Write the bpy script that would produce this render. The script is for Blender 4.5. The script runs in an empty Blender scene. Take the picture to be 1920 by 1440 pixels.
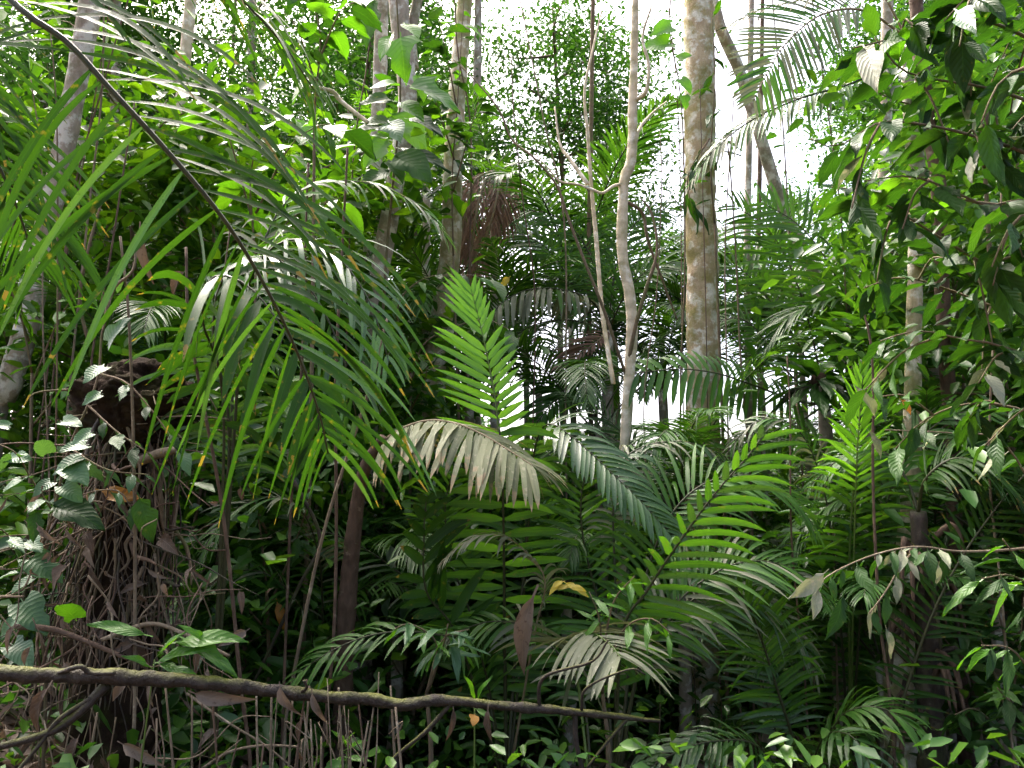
import bpy, math, random
import numpy as np
from mathutils import Vector, Matrix, noise

# ------------------------------------------------------------------ camera, sky, sun, exposure
S = bpy.context.scene
COL = S.collection
PITCH = math.radians(9.0)
CAM_Z = 1.6
FPX = 1450.0
cam_d = bpy.data.cameras.new('camera')
cam = bpy.data.objects.new('camera', cam_d)
COL.objects.link(cam)
cam.location = (0, 0, CAM_Z)
cam.rotation_euler = (math.radians(90) + PITCH, 0, 0)
cam_d.sensor_width = 36
cam_d.lens = FPX / 1920 * 36
cam_d.clip_start = 0.05
cam_d.clip_end = 800
S.camera = cam

SUN_EL, SUN_AZ = math.radians(58), math.radians(-38)     # azimuth from +Y (view direction) towards +X
W = bpy.data.worlds.new('World')
S.world = W
W.use_nodes = True
wn, wl = W.node_tree.nodes, W.node_tree.links
wn.clear()
sky = wn.new('ShaderNodeTexSky')
sky.sky_type = 'NISHITA'
sky.sun_disc = False
sky.sun_elevation = SUN_EL
sky.sun_rotation = SUN_AZ
sky.air_density = 0.55
sky.dust_density = 8.0
sky.ozone_density = 0.3
bgn = wn.new('ShaderNodeBackground')
bgn.inputs['Strength'].default_value = 0.13
wo = wn.new('ShaderNodeOutputWorld')
wl.new(sky.outputs[0], bgn.inputs[0])
wl.new(bgn.outputs[0], wo.inputs[0])

sd = bpy.data.lights.new('sun', 'SUN')
sd.energy = 1.3
sd.angle = math.radians(18)
sd.color = (1.0, 0.96, 0.88)
sun = bpy.data.objects.new('sun', sd)
COL.objects.link(sun)
sdir = Vector((math.sin(SUN_AZ) * math.cos(SUN_EL), math.cos(SUN_AZ) * math.cos(SUN_EL), math.sin(SUN_EL)))
sun.rotation_euler = sdir.to_track_quat('Z', 'Y').to_euler()

S.view_settings.view_transform = 'Standard'
S.view_settings.look = 'None'
S.view_settings.gamma = 1
S.view_settings.exposure = 3.0
S.render.engine = 'CYCLES'
S.cycles.max_bounces = 7
S.cycles.diffuse_bounces = 4
S.cycles.glossy_bounces = 2
S.cycles.transmission_bounces = 5
S.cycles.transparent_max_bounces = 4
S.cycles.caustics_reflective = False
S.cycles.caustics_refractive = False

R = random.Random(11)
NR = np.random.default_rng(5)
CP, SP_ = math.cos(PITCH), math.sin(PITCH)


def P(px, py, d):
    """photo pixel (1920 x 1440) at depth d metres along the view axis -> world point"""
    x = (px - 960) / FPX * d
    y = (720 - py) / FPX * d
    return Vector((x, d * CP - y * SP_, CAM_Z + d * SP_ + y * CP))


def where(px, d):
    """which landmark a far thing stands by, for its label"""
    w = 'at the right edge'
    for lim, t in ((60, 'at the left edge'), (200, 'by the leaning grey trunk'), (290, 'above the dark stump'), (400, 'by the sunlit cream trunk'), (540, 'behind the huge drooping frond'),
                   (660, 'just past the tip of the huge drooping frond'), (790, 'behind the pinkish trunk'), (900, 'behind the mossy trunk'), (1000, 'below the open gap in the canopy'), (1140, 'left of the slender pale tree'),
                   (1260, 'by the slender pale tree'), (1370, 'by the thick lichened trunk'), (1500, 'right of the thick lichened trunk'), (1640, 'by the perched epiphyte'), (1760, 'left of the slim brown trunk'), (1850, 'by the slim brown trunk')):
        if px < lim:
            w = t
            break
    return ('close ' if d < 8 else 'mid-distance ' if d < 13 else 'distant ' if d < 22 else 'farthest ') , w


def sstep(a, b, x):
    t = min(1, max(0, (x - a) / (b - a)))
    return t * t * (3 - 2 * t)


def gz(x, y):
    z = -0.11 * min(max(y - 1.5, 0), 9)
    z += 1.1 * sstep(-1.2, -4.5, x) * sstep(14, 5, y) * sstep(-1, 2, y)
    z += 3.2 * sstep(16, 60, y) * sstep(6, -16, x) + 0.8 * sstep(25, 70, y)
    z += 0.10 * noise.noise(Vector((x * .7, y * .7, 0))) + 0.35 * noise.noise(Vector((x * .12, y * .12, 3)))
    return z


def ground(x, y):
    return Vector((x, y, gz(x, y)))


# ------------------------------------------------------------------ materials
def ramp(nt, stops):
    n = nt.nodes.new('ShaderNodeValToRGB')
    e = n.color_ramp.elements
    while len(e) < len(stops):
        e.new(.5)
    for el, (p, c) in zip(e, stops):
        el.position = p
        el.color = (*c, 1)
    return n


def newmat(name):
    m = bpy.data.materials.new(name)
    m.use_nodes = True
    nt = m.node_tree
    nt.nodes.clear()
    out = nt.nodes.new('ShaderNodeOutputMaterial')
    pb = nt.nodes.new('ShaderNodeBsdfPrincipled')
    return m, nt, out, pb


def mathn(nt, op, a=None, b=None, c=None):
    n = nt.nodes.new('ShaderNodeMath')
    n.operation = op
    for i, v in enumerate((a, b, c)):
        if v is None:
            continue
        if isinstance(v, (int, float)):
            n.inputs[i].default_value = v
        else:
            nt.links.new(v, n.inputs[i])
    return n.outputs[0]


def mixc(nt, f, a, b, mode='MIX'):
    n = nt.nodes.new('ShaderNodeMix')
    n.data_type = 'RGBA'
    n.blend_type = mode
    for s, v in ((n.inputs[0], f), (n.inputs[6], a), (n.inputs[7], b)):
        if isinstance(v, (int, float)):
            s.default_value = v
        elif isinstance(v, tuple):
            s.default_value = (*v, 1)
        else:
            nt.links.new(v, s)
    return n.outputs[2]


def noise_tex(nt, scale, detail=3, rough=.55, vec=None):
    n = nt.nodes.new('ShaderNodeTexNoise')
    n.inputs['Scale'].default_value = scale
    n.inputs['Detail'].default_value = detail
    n.inputs['Roughness'].default_value = rough
    if vec is None:
        g = nt.nodes.new('ShaderNodeNewGeometry')
        vec = g.outputs['Position']
    nt.links.new(vec, n.inputs['Vector'])
    return n.outputs['Fac']


def leaf_mat(name, dark, mid, light, trans=.35, tcol=None, rough=.38, spec=.5, spots=None, spot_amt=.0, veins='none', tip=None, coat=0.0, tip_at=.72):
    m, nt, out, pb = newmat(name)
    L = nt.links
    oi = nt.nodes.new('ShaderNodeObjectInfo')
    g = nt.nodes.new('ShaderNodeNewGeometry')
    r = mathn(nt, 'FRACT', mathn(nt, 'ADD', oi.outputs['Random'], mathn(nt, 'MULTIPLY', g.outputs['Random Per Island'], 1.7)))
    rp = ramp(nt, [(0, dark), (.5, mid), (1, light)])
    L.new(r, rp.inputs[0])
    col = rp.outputs[0]
    n1 = noise_tex(nt, 9, 4)
    col = mixc(nt, mathn(nt, 'MULTIPLY', mathn(nt, 'SUBTRACT', n1, .35), .9), col, dark)
    bump_h = None
    if veins != 'none':
        uv = nt.nodes.new('ShaderNodeUVMap')
        sp = nt.nodes.new('ShaderNodeSeparateXYZ')
        L.new(uv.outputs[0], sp.inputs[0])
        au = mathn(nt, 'ABSOLUTE', mathn(nt, 'SUBTRACT', sp.outputs[0], .5))
        if veins == 'pinnate':
            mid_rib = mathn(nt, 'LESS_THAN', au, .022)
            w = mathn(nt, 'FRACT', mathn(nt, 'MULTIPLY', mathn(nt, 'SUBTRACT', sp.outputs[1], mathn(nt, 'MULTIPLY', au, .5)), 9))
            tri = mathn(nt, 'ABSOLUTE', mathn(nt, 'SUBTRACT', w, .5))
            lat = mathn(nt, 'MULTIPLY', mathn(nt, 'GREATER_THAN', tri, .455), .45)
            v = mathn(nt, 'MAXIMUM', mid_rib, lat)
            bump_h = mathn(nt, 'SUBTRACT', mathn(nt, 'MULTIPLY', mathn(nt, 'SINE', mathn(nt, 'MULTIPLY', tri, 3.1)), -1.0), mid_rib)
            col = mixc(nt, mathn(nt, 'MULTIPLY', v, .5), col, light)
        else:
            st = mathn(nt, 'SINE', mathn(nt, 'MULTIPLY', au, 60))
            bump_h = st
            col = mixc(nt, mathn(nt, 'MULTIPLY', mathn(nt, 'ADD', st, 1), .12), col, light)
            col = mixc(nt, mathn(nt, 'MULTIPLY', mathn(nt, 'LESS_THAN', au, .04), .5), col, light)
        if tip is not None:
            tf = mathn(nt, 'ADD', sp.outputs[1], mathn(nt, 'MULTIPLY', mathn(nt, 'SUBTRACT', noise_tex(nt, 14, 3), .5), 1.1))
            tr = ramp(nt, [(tip_at, (0, 0, 0)), (tip_at + .14, (1, 1, 1))])
            L.new(tf, tr.inputs[0])
            col = mixc(nt, tr.outputs[0], col, tip)
    if spots is not None:
        sp_n = noise_tex(nt, 26, 3, .6)
        sr = ramp(nt, [(.56 - spot_amt, (0, 0, 0)), (.66 - spot_amt, (1, 1, 1))])
        L.new(sp_n, sr.inputs[0])
        col = mixc(nt, mathn(nt, 'MULTIPLY', sr.outputs[0], .75), col, spots)
    L.new(col, pb.inputs['Base Color'])
    rn = noise_tex(nt, 40, 2)
    L.new(mathn(nt, 'MULTIPLY_ADD', rn, .25, rough - .1), pb.inputs['Roughness'])
    pb.inputs['Specular IOR Level'].default_value = spec
    if coat:
        pb.inputs['Coat Weight'].default_value = coat
        pb.inputs['Coat Roughness'].default_value = .15
    if bump_h is not None:
        b = nt.nodes.new('ShaderNodeBump')
        b.inputs['Strength'].default_value = .35 if veins == 'pinnate' else .22
        b.inputs['Distance'].default_value = .004 if veins == 'pinnate' else .002
        L.new(bump_h, b.inputs['Height'])
        L.new(b.outputs[0], pb.inputs['Normal'])
    tb = nt.nodes.new('ShaderNodeBsdfTranslucent')
    tc = mixc(nt, 1.0, col, tcol or (1.45, 1.4, .42), 'MULTIPLY')
    L.new(tc, tb.inputs['Color'])
    mx = nt.nodes.new('ShaderNodeMixShader')
    mx.inputs[0].default_value = trans
    L.new(pb.outputs[0], mx.inputs[1])
    L.new(tb.outputs[0], mx.inputs[2])
    L.new(mx.outputs[0], out.inputs[0])
    return m


def bark_mat(name, c1, c2, patch=None, patch_amt=.5, moss=None, moss_amt=.5, scale=18, rough=.85, ring=False, bump=.5, top_moss=False, spec=.3):
    m, nt, out, pb = newmat(name)
    L = nt.links
    g = nt.nodes.new('ShaderNodeNewGeometry')
    mp = nt.nodes.new('ShaderNodeMapping')
    L.new(g.outputs['Position'], mp.inputs[0])
    mp.inputs['Scale'].default_value = (1, 1, .35)
    n1 = noise_tex(nt, scale, 6, .65, mp.outputs[0])
    r1 = ramp(nt, [(.3, c1), (.7, c2)])
    L.new(n1, r1.inputs[0])
    col = r1.outputs[0]
    if patch:
        n2 = noise_tex(nt, 8.5, 5, .62)
        r2 = ramp(nt, [(1 - patch_amt - .06, (0, 0, 0)), (1 - patch_amt + .03, (1, 1, 1))])
        L.new(n2, r2.inputs[0])
        col = mixc(nt, r2.outputs[0], col, patch)
    if moss:
        n3 = noise_tex(nt, 4.2, 6, .7)
        r3 = ramp(nt, [(1 - moss_amt - .1, (0, 0, 0)), (1 - moss_amt + .08, (1, 1, 1))])
        L.new(n3, r3.inputs[0])
        mf = mathn(nt, 'MULTIPLY', r3.outputs[0], .8)
        if top_moss:      # moss settles on the upper side only
            sn = nt.nodes.new('ShaderNodeSeparateXYZ')
            L.new(g.outputs['Normal'], sn.inputs[0])
            mf = mathn(nt, 'MULTIPLY', mf, mathn(nt, 'MAXIMUM', mathn(nt, 'MULTIPLY_ADD', sn.outputs[2], 1.6, -.2), 0.0))
        col = mixc(nt, mf, col, moss)
    L.new(col, pb.inputs['Base Color'])
    pb.inputs['Roughness'].default_value = rough
    pb.inputs['Specular IOR Level'].default_value = spec
    h = mathn(nt, 'MULTIPLY_ADD', noise_tex(nt, scale * 4, 4, .6), .5, n1)
    if ring:
        sp = nt.nodes.new('ShaderNodeSeparateXYZ')
        L.new(g.outputs['Position'], sp.inputs[0])
        h = mathn(nt, 'ADD', h, mathn(nt, 'MULTIPLY', mathn(nt, 'SINE', mathn(nt, 'MULTIPLY_ADD', n1, 3.0, mathn(nt, 'MULTIPLY', sp.outputs[2], 55))), .25))
    b = nt.nodes.new('ShaderNodeBump')
    b.inputs['Strength'].default_value = bump
    b.inputs['Distance'].default_value = .02
    L.new(h, b.inputs['Height'])
    L.new(b.outputs[0], pb.inputs['Normal'])
    L.new(pb.outputs[0], out.inputs[0])
    return m


M = {}
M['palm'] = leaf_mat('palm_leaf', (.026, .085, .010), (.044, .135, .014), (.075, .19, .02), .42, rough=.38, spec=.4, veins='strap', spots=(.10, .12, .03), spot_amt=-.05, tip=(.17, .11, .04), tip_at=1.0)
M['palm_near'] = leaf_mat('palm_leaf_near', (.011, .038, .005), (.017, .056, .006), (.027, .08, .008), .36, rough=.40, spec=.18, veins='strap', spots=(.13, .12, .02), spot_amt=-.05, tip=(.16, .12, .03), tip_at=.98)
M['palm_young'] = leaf_mat('palm_leaf_young', (.06, .17, .014), (.085, .23, .018), (.11, .27, .025), .45, rough=.4, veins='strap')
M['palm_glossy'] = leaf_mat('palm_leaf_glossy', (.025, .075, .014), (.038, .10, .02), (.055, .13, .026), .32, rough=.28, spec=.65, veins='strap', coat=.12)
M['palm_dusty'] = leaf_mat('palm_leaf_dusty', (.085, .105, .04), (.125, .145, .06), (.17, .18, .085), .28, (1.3, 1.3, .6), rough=.6, veins='strap', spots=(.23, .22, .13), spot_amt=.0, tip=(.25, .18, .09), tip_at=.8)
M['palm_grey'] = leaf_mat('palm_leaf_grey', (.09, .11, .055), (.13, .15, .08), (.17, .18, .11), .25, (1.3, 1.3, .7), rough=.55, veins='strap', spots=(.25, .25, .18), spot_amt=-.04)
M['dead_palm'] = leaf_mat('dead_palm_leaf', (.11, .055, .03), (.18, .10, .06), (.27, .17, .11), .2, (1.2, 1.0, .8), rough=.7, veins='strap')
M['broad'] = leaf_mat('broad_leaf', (.011, .040, .006), (.019, .064, .008), (.034, .096, .011), .36, rough=.48, spec=.25, veins='pinnate', spots=(.10, .12, .02), spot_amt=-.09)
M['broad_bright'] = leaf_mat('broad_leaf_bright', (.045, .14, .010), (.065, .19, .012), (.10, .25, .016), .45, rough=.38, veins='pinnate')
M['broad_wet'] = leaf_mat('broad_leaf_wet', (.030, .085, .030), (.045, .115, .04), (.06, .14, .05), .25, rough=.42, spec=.4, veins='pinnate', coat=.05)
M['broad_pale'] = leaf_mat('broad_leaf_pale', (.13, .16, .09), (.18, .20, .12), (.24, .25, .17), .25, (1.2, 1.2, .8), rough=.6, veins='pinnate', spots=(.30, .27, .20), spot_amt=.02)
M['yellow_leaf'] = leaf_mat('yellow_leaf', (.35, .28, .02), (.45, .36, .03), (.5, .42, .05), .45, (1.4, 1.3, .5), rough=.4, veins='pinnate')
M['orange_leaf'] = leaf_mat('orange_leaf', (.30, .13, .015), (.38, .18, .02), (.42, .22, .03), .35, (1.4, 1.1, .5), rough=.45, veins='pinnate', spots=(.12, .06, .02))
M['dead_leaf'] = leaf_mat('dead_leaf', (.070, .046, .031), (.125, .09, .062), (.20, .155, .115), .15, (1.2, 1.0, .8), rough=.75, veins='pinnate', spots=(.06, .035, .02))
M['far_leaf'] = leaf_mat('canopy_leaf', (.014, .050, .016), (.024, .078, .016), (.045, .125, .016), .36, rough=.55, spec=.2)
M['sun_leaf'] = leaf_mat('understory_leaf', (.022, .075, .008), (.045, .13, .009), (.11, .23, .012), .42, rough=.42, spec=.4)
M['deep_leaf'] = leaf_mat('undergrowth_leaf', (.020, .068, .012), (.038, .115, .014), (.085, .19, .02), .40, rough=.38)
M['bg_palm'] = leaf_mat('forest_palm_leaf', (.018, .062, .010), (.031, .093, .013), (.056, .14, .017), .34, rough=.42, spec=.35)
M['bg_palm_bright'] = leaf_mat('forest_palm_leaf_bright', (.05, .14, .012), (.075, .20, .014), (.11, .26, .02), .48, rough=.4)
M['lichen_bark'] = bark_mat('lichen_bark', (.32, .23, .13), (.58, .47, .31), (.76, .72, .62), .455, (.23, .21, .055), .49, 18, bump=1.0)
M['mossy_bark'] = bark_mat('mossy_bark', (.30, .23, .14), (.48, .40, .27), (.66, .62, .52), .45, (.16, .17, .05), .50, 22, bump=.7)
M['pale_bark'] = bark_mat('pale_bark', (.46, .38, .26), (.62, .53, .38), (.72, .66, .54), .40, (.22, .21, .09), .42, 14, ring=True, bump=.55)
M['grey_bark'] = bark_mat('grey_bark', (.22, .175, .135), (.38, .32, .25), (.56, .53, .46), .44, (.13, .13, .06), .42, 18)
M['brown_bark'] = bark_mat('brown_bark', (.06, .038, .025), (.14, .09, .06), (.22, .17, .12), .33, None, .4, 24, ring=True)
M['dark_bark'] = bark_mat('dark_bark', (.018, .014, .011), (.06, .044, .032), (.10, .085, .06), .35, (.05, .065, .015), .42, 26, rough=.7)
M['log_bark'] = bark_mat('log_bark', (.012, .008, .006), (.038, .026, .019), (.085, .065, .05), .34, (.095, .10, .012), .52, 20, rough=.55, bump=.9, top_moss=True)
M['twig'] = bark_mat('twig_bark', (.11, .082, .052), (.23, .18, .12), (.33, .28, .20), .36, None, .4, 40)
M['vine_bark'] = bark_mat('vine_bark', (.08, .055, .035), (.20, .145, .09), None, .4, (.09, .10, .03), .42, 40)
M['rachis'] = bark_mat('rachis_skin', (.02, .022, .009), (.045, .05, .016), None, .4, None, .4, 60, rough=.45, bump=.15)
M['rachis_green'] = bark_mat('rachis_green_skin', (.06, .10, .02), (.10, .15, .03), None, .4, None, .4, 60, rough=.45, bump=.15)
M['rachis_dry'] = bark_mat('rachis_dry_skin', (.14, .10, .05), (.24, .19, .11), None, .4, None, .4, 60, rough=.6, bump=.2)
M['stump'] = bark_mat('rotten_wood', (.008, .005, .0035), (.030, .020, .013), (.046, .032, .022), .36, (.03, .03, .010), .42, 14, rough=.95, bump=1.0, spec=.05)
M['soil'] = bark_mat('leaf_mould_soil', (.025, .017, .011), (.075, .05, .032), (.12, .075, .045), .42, (.03, .05, .012), .4, 6, rough=.9, bump=.8)


# ------------------------------------------------------------------ mesh helpers
def mesh_from(name, v, f, mats, uv=None, fm=None, smooth=True):
    """v: n x 3; f: list of tuples or k x 4 int array"""
    me = bpy.data.meshes.new(name)
    if isinstance(f, np.ndarray):
        k, c = f.shape
        me.vertices.add(len(v))
        me.vertices.foreach_set('co', np.asarray(v, dtype=np.float32).ravel())
        me.loops.add(k * c)
        me.loops.foreach_set('vertex_index', f.astype(np.int32).ravel())
        me.polygons.add(k)
        me.polygons.foreach_set('loop_start', np.arange(k, dtype=np.int32) * c)
        me.update(calc_edges=True)
    else:
        me.from_pydata([tuple(p) for p in v], [], f)
    for m in (mats if isinstance(mats, (list, tuple)) else [mats]):
        me.materials.append(m)
    if fm is not None:
        me.polygons.foreach_set('material_index', np.asarray(fm, dtype=np.int32))
    if smooth:
        me.polygons.foreach_set('use_smooth', np.ones(len(me.polygons), dtype=bool))
    if uv is not None:
        ul = me.uv_layers.new(name='UVMap')
        idx = np.empty(len(me.loops), dtype=np.int32)
        me.loops.foreach_get('vertex_index', idx)
        ul.data.foreach_set('uv', np.asarray(uv, dtype=np.float32)[idx].ravel())
    return me


def link(name, me, parent=None):
    o = bpy.data.objects.new(name, me)
    COL.objects.link(o)
    if parent is not None:
        o.parent = parent
    return o


def tag(o, label, cat, group=None, kind=None):
    if label:
        o['label'] = label
    if cat:
        o['category'] = cat
    if group:
        o['group'] = group
    if kind:
        o['kind'] = kind
    return o


def thing(name, label, cat, loc, group=None, rz=0, sc=1):
    o = bpy.data.objects.new(name, None)
    COL.objects.link(o)
    o.empty_display_size = .1
    o.location = loc
    o.rotation_euler = (0, 0, rz)
    o.scale = (sc, sc, sc)
    return tag(o, label, cat, group)


def spline(pts, n):
    p = [Vector(q) for q in pts]
    if len(p) == 2:
        return [p[0].lerp(p[1], i / (n - 1)) for i in range(n)]
    p = [p[0] * 2 - p[1]] + p + [p[-1] * 2 - p[-2]]
    segs = len(p) - 3
    ln = [(p[i + 2] - p[i + 1]).length for i in range(segs)]
    tot = sum(ln)
    out = []
    for i in range(n):
        s = i / (n - 1) * tot
        k = 0
        while k < segs - 1 and s > ln[k]:
            s -= ln[k]
            k += 1
        t = min(1, s / max(ln[k], 1e-6))
        a, b, c, d = p[k:k + 4]
        out.append(.5 * ((2 * b) + (c - a) * t + (2 * a - 5 * b + 4 * c - d) * t * t + (3 * b - a - 3 * c + d) * t * t * t))
    return out


def tube_data(pts, rad, sides=8, rough=0.0, freq=3.0, seed=0, cap=True):
    n = len(pts)
    T = [(pts[min(i + 1, n - 1)] - pts[max(i - 1, 0)]).normalized() for i in range(n)]
    ref = Vector((1, 0, 0)) if abs(T[0].x) < .8 else Vector((0, 1, 0))
    U = (ref - T[0] * ref.dot(T[0])).normalized()
    v, f = [], []
    for i in range(n):
        U = (U - T[i] * U.dot(T[i])).normalized()
        B = T[i].cross(U)
        r = rad[i] if hasattr(rad, '__len__') else rad
        for k in range(sides):
            a = 2 * math.pi * k / sides
            dr = U * math.cos(a) + B * math.sin(a)
            q = r
            if rough:
                q *= 1 + rough * noise.noise((pts[i] + dr * r) * freq + Vector((seed, 0, 0))) + rough * .5 * noise.noise((pts[i] + dr * r) * freq * 4 + Vector((seed, 9, 0)))
            v.append(pts[i] + dr * q)
    for i in range(n - 1):
        for k in range(sides):
            a, b = i * sides + k, i * sides + (k + 1) % sides
            f.append((a, b, b + sides, a + sides))
    if cap:
        f.append(tuple(range((n - 1) * sides, n * sides)))
        f.append(tuple(reversed(range(sides))))
    return v, f


def tube(name, pts, rad, mat, parent=None, origin=None, n=None, sides=8, rough=0.0, freq=3.0, seed=0):
    """pts world; radii list is interpolated along the path"""
    n = n or max(6, len(pts) * 4)
    c = spline(pts, n)
    if hasattr(rad, '__len__'):
        rr = list(np.interp(np.linspace(0, 1, n), np.linspace(0, 1, len(rad)), rad))
    else:
        rr = [rad] * n
    v, f = tube_data(c, rr, sides, rough, freq, seed)
    o0 = origin if origin is not None else (parent.location if parent is not None and parent.parent is None else Vector((0, 0, 0)))
    o0 = Vector(o0)
    v = [p - o0 for p in v]
    o = link(name, mesh_from(name, v, f, mat), parent)
    if parent is None:
        o.location = o0
    return o


# ------------------------------------------------------------------ leaves (length along +Y, face +Z, unit length)
def leaf_shape(kind, seed, bend=.25, fold=.25, wav=.03):
    rr = random.Random(seed)
    ns = 7
    us = (-1, -.5, 0, .5, 1)
    tw = rr.uniform(-.35, .35)
    bend = bend * rr.uniform(.5, 1.6)
    side = rr.uniform(-.12, .12)
    v, f, uv = [], [], []
    for i in range(ns + 1):
        s = i / ns
        if kind == 'ellip':
            w = .20 * (math.sin(math.pi * min(1, s ** .85)) ** .8) * (1 - .15 * s) + .004
            if s > .85:
                w *= .75
        elif kind == 'lance':
            w = .125 * (math.sin(math.pi * s ** .8) ** .9) + .003
        elif kind == 'heart':
            w = .43 * (math.sin(math.pi * (.12 + .88 * s) ** .72) ** .75) + .003 if s > 0 else .30
        elif kind == 'ovate':
            w = .31 * (math.sin(math.pi * (s ** .68)) ** .85) + .004
        else:  # lobed
            w = (.30, .43, .30, .20, .23, .17, .09, .004)[i]
        nl, nr_ = (.62 if rr.random() < .09 else 1), (.62 if rr.random() < .09 else 1)
        for u in us:
            x = u * w * (1 if abs(u) < 1 else (nl if u < 0 else nr_) * rr.uniform(.93, 1.05))
            y = s
            if kind == 'heart':
                y -= .17 * abs(u) ** 1.5 * (1 - s) ** 2
            if kind == 'lobed':
                y += (.24 * abs(u) ** 1.5) * (1 if i in (1, 4) else .35) * (1 - s)
            if fold > 1:      # a dry leaf rolls up lengthwise and crumples
                ra = u * (1.0 + .5 * rr.random())
                x = math.sin(ra) * w * .75
                z = (1 - math.cos(ra)) * w * .9 - bend * s * s + .07 * noise.noise(Vector((u * 2, s * 5, seed)))
                v.append((x + side * 2 * s * s, y, z + tw * x))
                uv.append(((u + 1) / 2, s))
                continue
            z = fold * abs(x) - bend * s * s + wav * math.sin(7 * s + 3 * u + seed) + tw * x * s
            v.append((x + side * s * s, y, z))
            uv.append(((u + 1) / 2, s))
    for i in range(ns):
        for k in range(4):
            a = i * 5 + k
            f.append((a, a + 1, a + 6, a + 5))
    # short leaf stalk
    k0 = len(v)
    v += [(-.012, -.16, .02), (.012, -.16, .02), (.012, .02, 0), (-.012, .02, 0)]
    uv += [(.5, 0)] * 4
    f.append((k0, k0 + 1, k0 + 2, k0 + 3))
    return v, f, uv


LEAF = {}


def leaf_mesh(kind, mat, k):
    key = (kind, mat, k)
    if key not in LEAF:
        curl = mat == 'dead_leaf'
        v, f, uv = leaf_shape(kind, 17 * k + len(kind) * 3 + 1, .6 if curl else .25, 1.7 if curl else .25, .10 if curl else .03)
        LEAF[key] = mesh_from('leaf_' + kind, v, f, M[mat], uv)
    return LEAF[key]


def put_leaf(root, base, tip, nrm, kind, mat, wf=1.0, name='leaf', parent=None):
    y = tip - base
    ln = y.length
    y = y / ln
    n = Vector(nrm)
    n = n - y * n.dot(y)
    if n.length < 1e-3:
        n = Vector((1, 0, 0)) - y * y.x
    n.normalize()
    x = y.cross(n)
    mt = Matrix(((x.x, y.x, n.x, 0), (x.y, y.y, n.y, 0), (x.z, y.z, n.z, 0), (0, 0, 0, 1)))
    o = link(name, leaf_mesh(kind, mat, R.randrange(9)), parent or root)
    off = Vector(root.location) if root is not None else Vector((0, 0, 0))
    o.matrix_basis = Matrix.Translation(base - off) @ mt @ Matrix.Diagonal((ln * wf, ln, ln, 1))
    return o


def rvec(a=1.0):
    return Vector((R.uniform(-a, a), R.uniform(-a, a), R.uniform(-a, a)))


def leafy_branch(root, pts, n, ln, kind='ellip', mat='broad', rad=(.008, .003), start=.15, droop=.5, wf=1.0, stem='twig', name='branch', facing=(0, -.25, 1), mats=None, spread=.9):
    b = tube(name, pts, rad, M[stem], root, n=max(10, len(pts) * 4), sides=6)
    c = spline(pts, 60)
    for i in range(n):
        t = start + (1 - start) * (i + .5) / n + R.uniform(-.02, .02)
        k = min(58, max(1, int(t * 59)))
        p = c[k]
        tg = (c[k + 1] - c[k - 1]).normalized()
        sd = tg.cross(Vector((0, 0, 1)))
        if sd.length < .2:
            sd = tg.cross(Vector((math.cos(i * 2.4), math.sin(i * 2.4), .1)))
        sd.normalize()
        if abs(tg.z) > .8:
            a = i * 2.4
            sd = Vector((math.cos(a), math.sin(a), 0))
        s = 1 if i % 2 else -1
        d = tg * R.uniform(.35, .8) + sd * s * R.uniform(.5, 1.1) * spread + Vector((0, 0, -droop * R.uniform(.3, 1.5))) + rvec(.22)
        d.normalize()
        l = ln * R.uniform(.5, 1.2)
        b0 = p + d * l * .14
        mm = mat
        if mats and R.random() < mats[1]:
            mm = mats[0]
        put_leaf(root, b0, b0 + d * l, Vector(facing) + rvec(.5), kind, mm, wf * R.uniform(.85, 1.15), parent=b)
    return b


# ------------------------------------------------------------------ palm fronds
def leaflet_data(p, d, nrm, l, w, droop, segs=5, strap=3.0, fold=.25, flop=0.0):
    d = d.normalized()
    q = p.copy()
    v, uv = [], []
    g = Vector((0, 0, -1))
    cur = d.copy()
    nn = nrm - cur * nrm.dot(cur)
    nn = nn.normalized() if nn.length > 1e-4 else Vector((0, 0, 1))
    for i in range(segs + 1):
        s = i / segs
        ww = w * .5 * min(1, (s / .16 + .25)) * max(0, 1 - s ** strap) ** .75 + .0006
        nn = nn - cur * nn.dot(cur)
        nn.normalize()
        b = cur.cross(nn)
        v += [q - b * ww + nn * fold * ww, q.copy(), q + b * ww + nn * fold * ww]
        uv += [(0, s), (.5, s), (1, s)]
        cur = (d + g * droop * ((i + 1) / segs) ** 1.6)
        cur.normalize()
        q = q + cur * (l / segs)
    f = []
    for i in range(segs):
        a = i * 3
        f += [(a, a + 1, a + 4, a + 3), (a + 1, a + 2, a + 5, a + 4)]
    return v, f, uv


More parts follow.
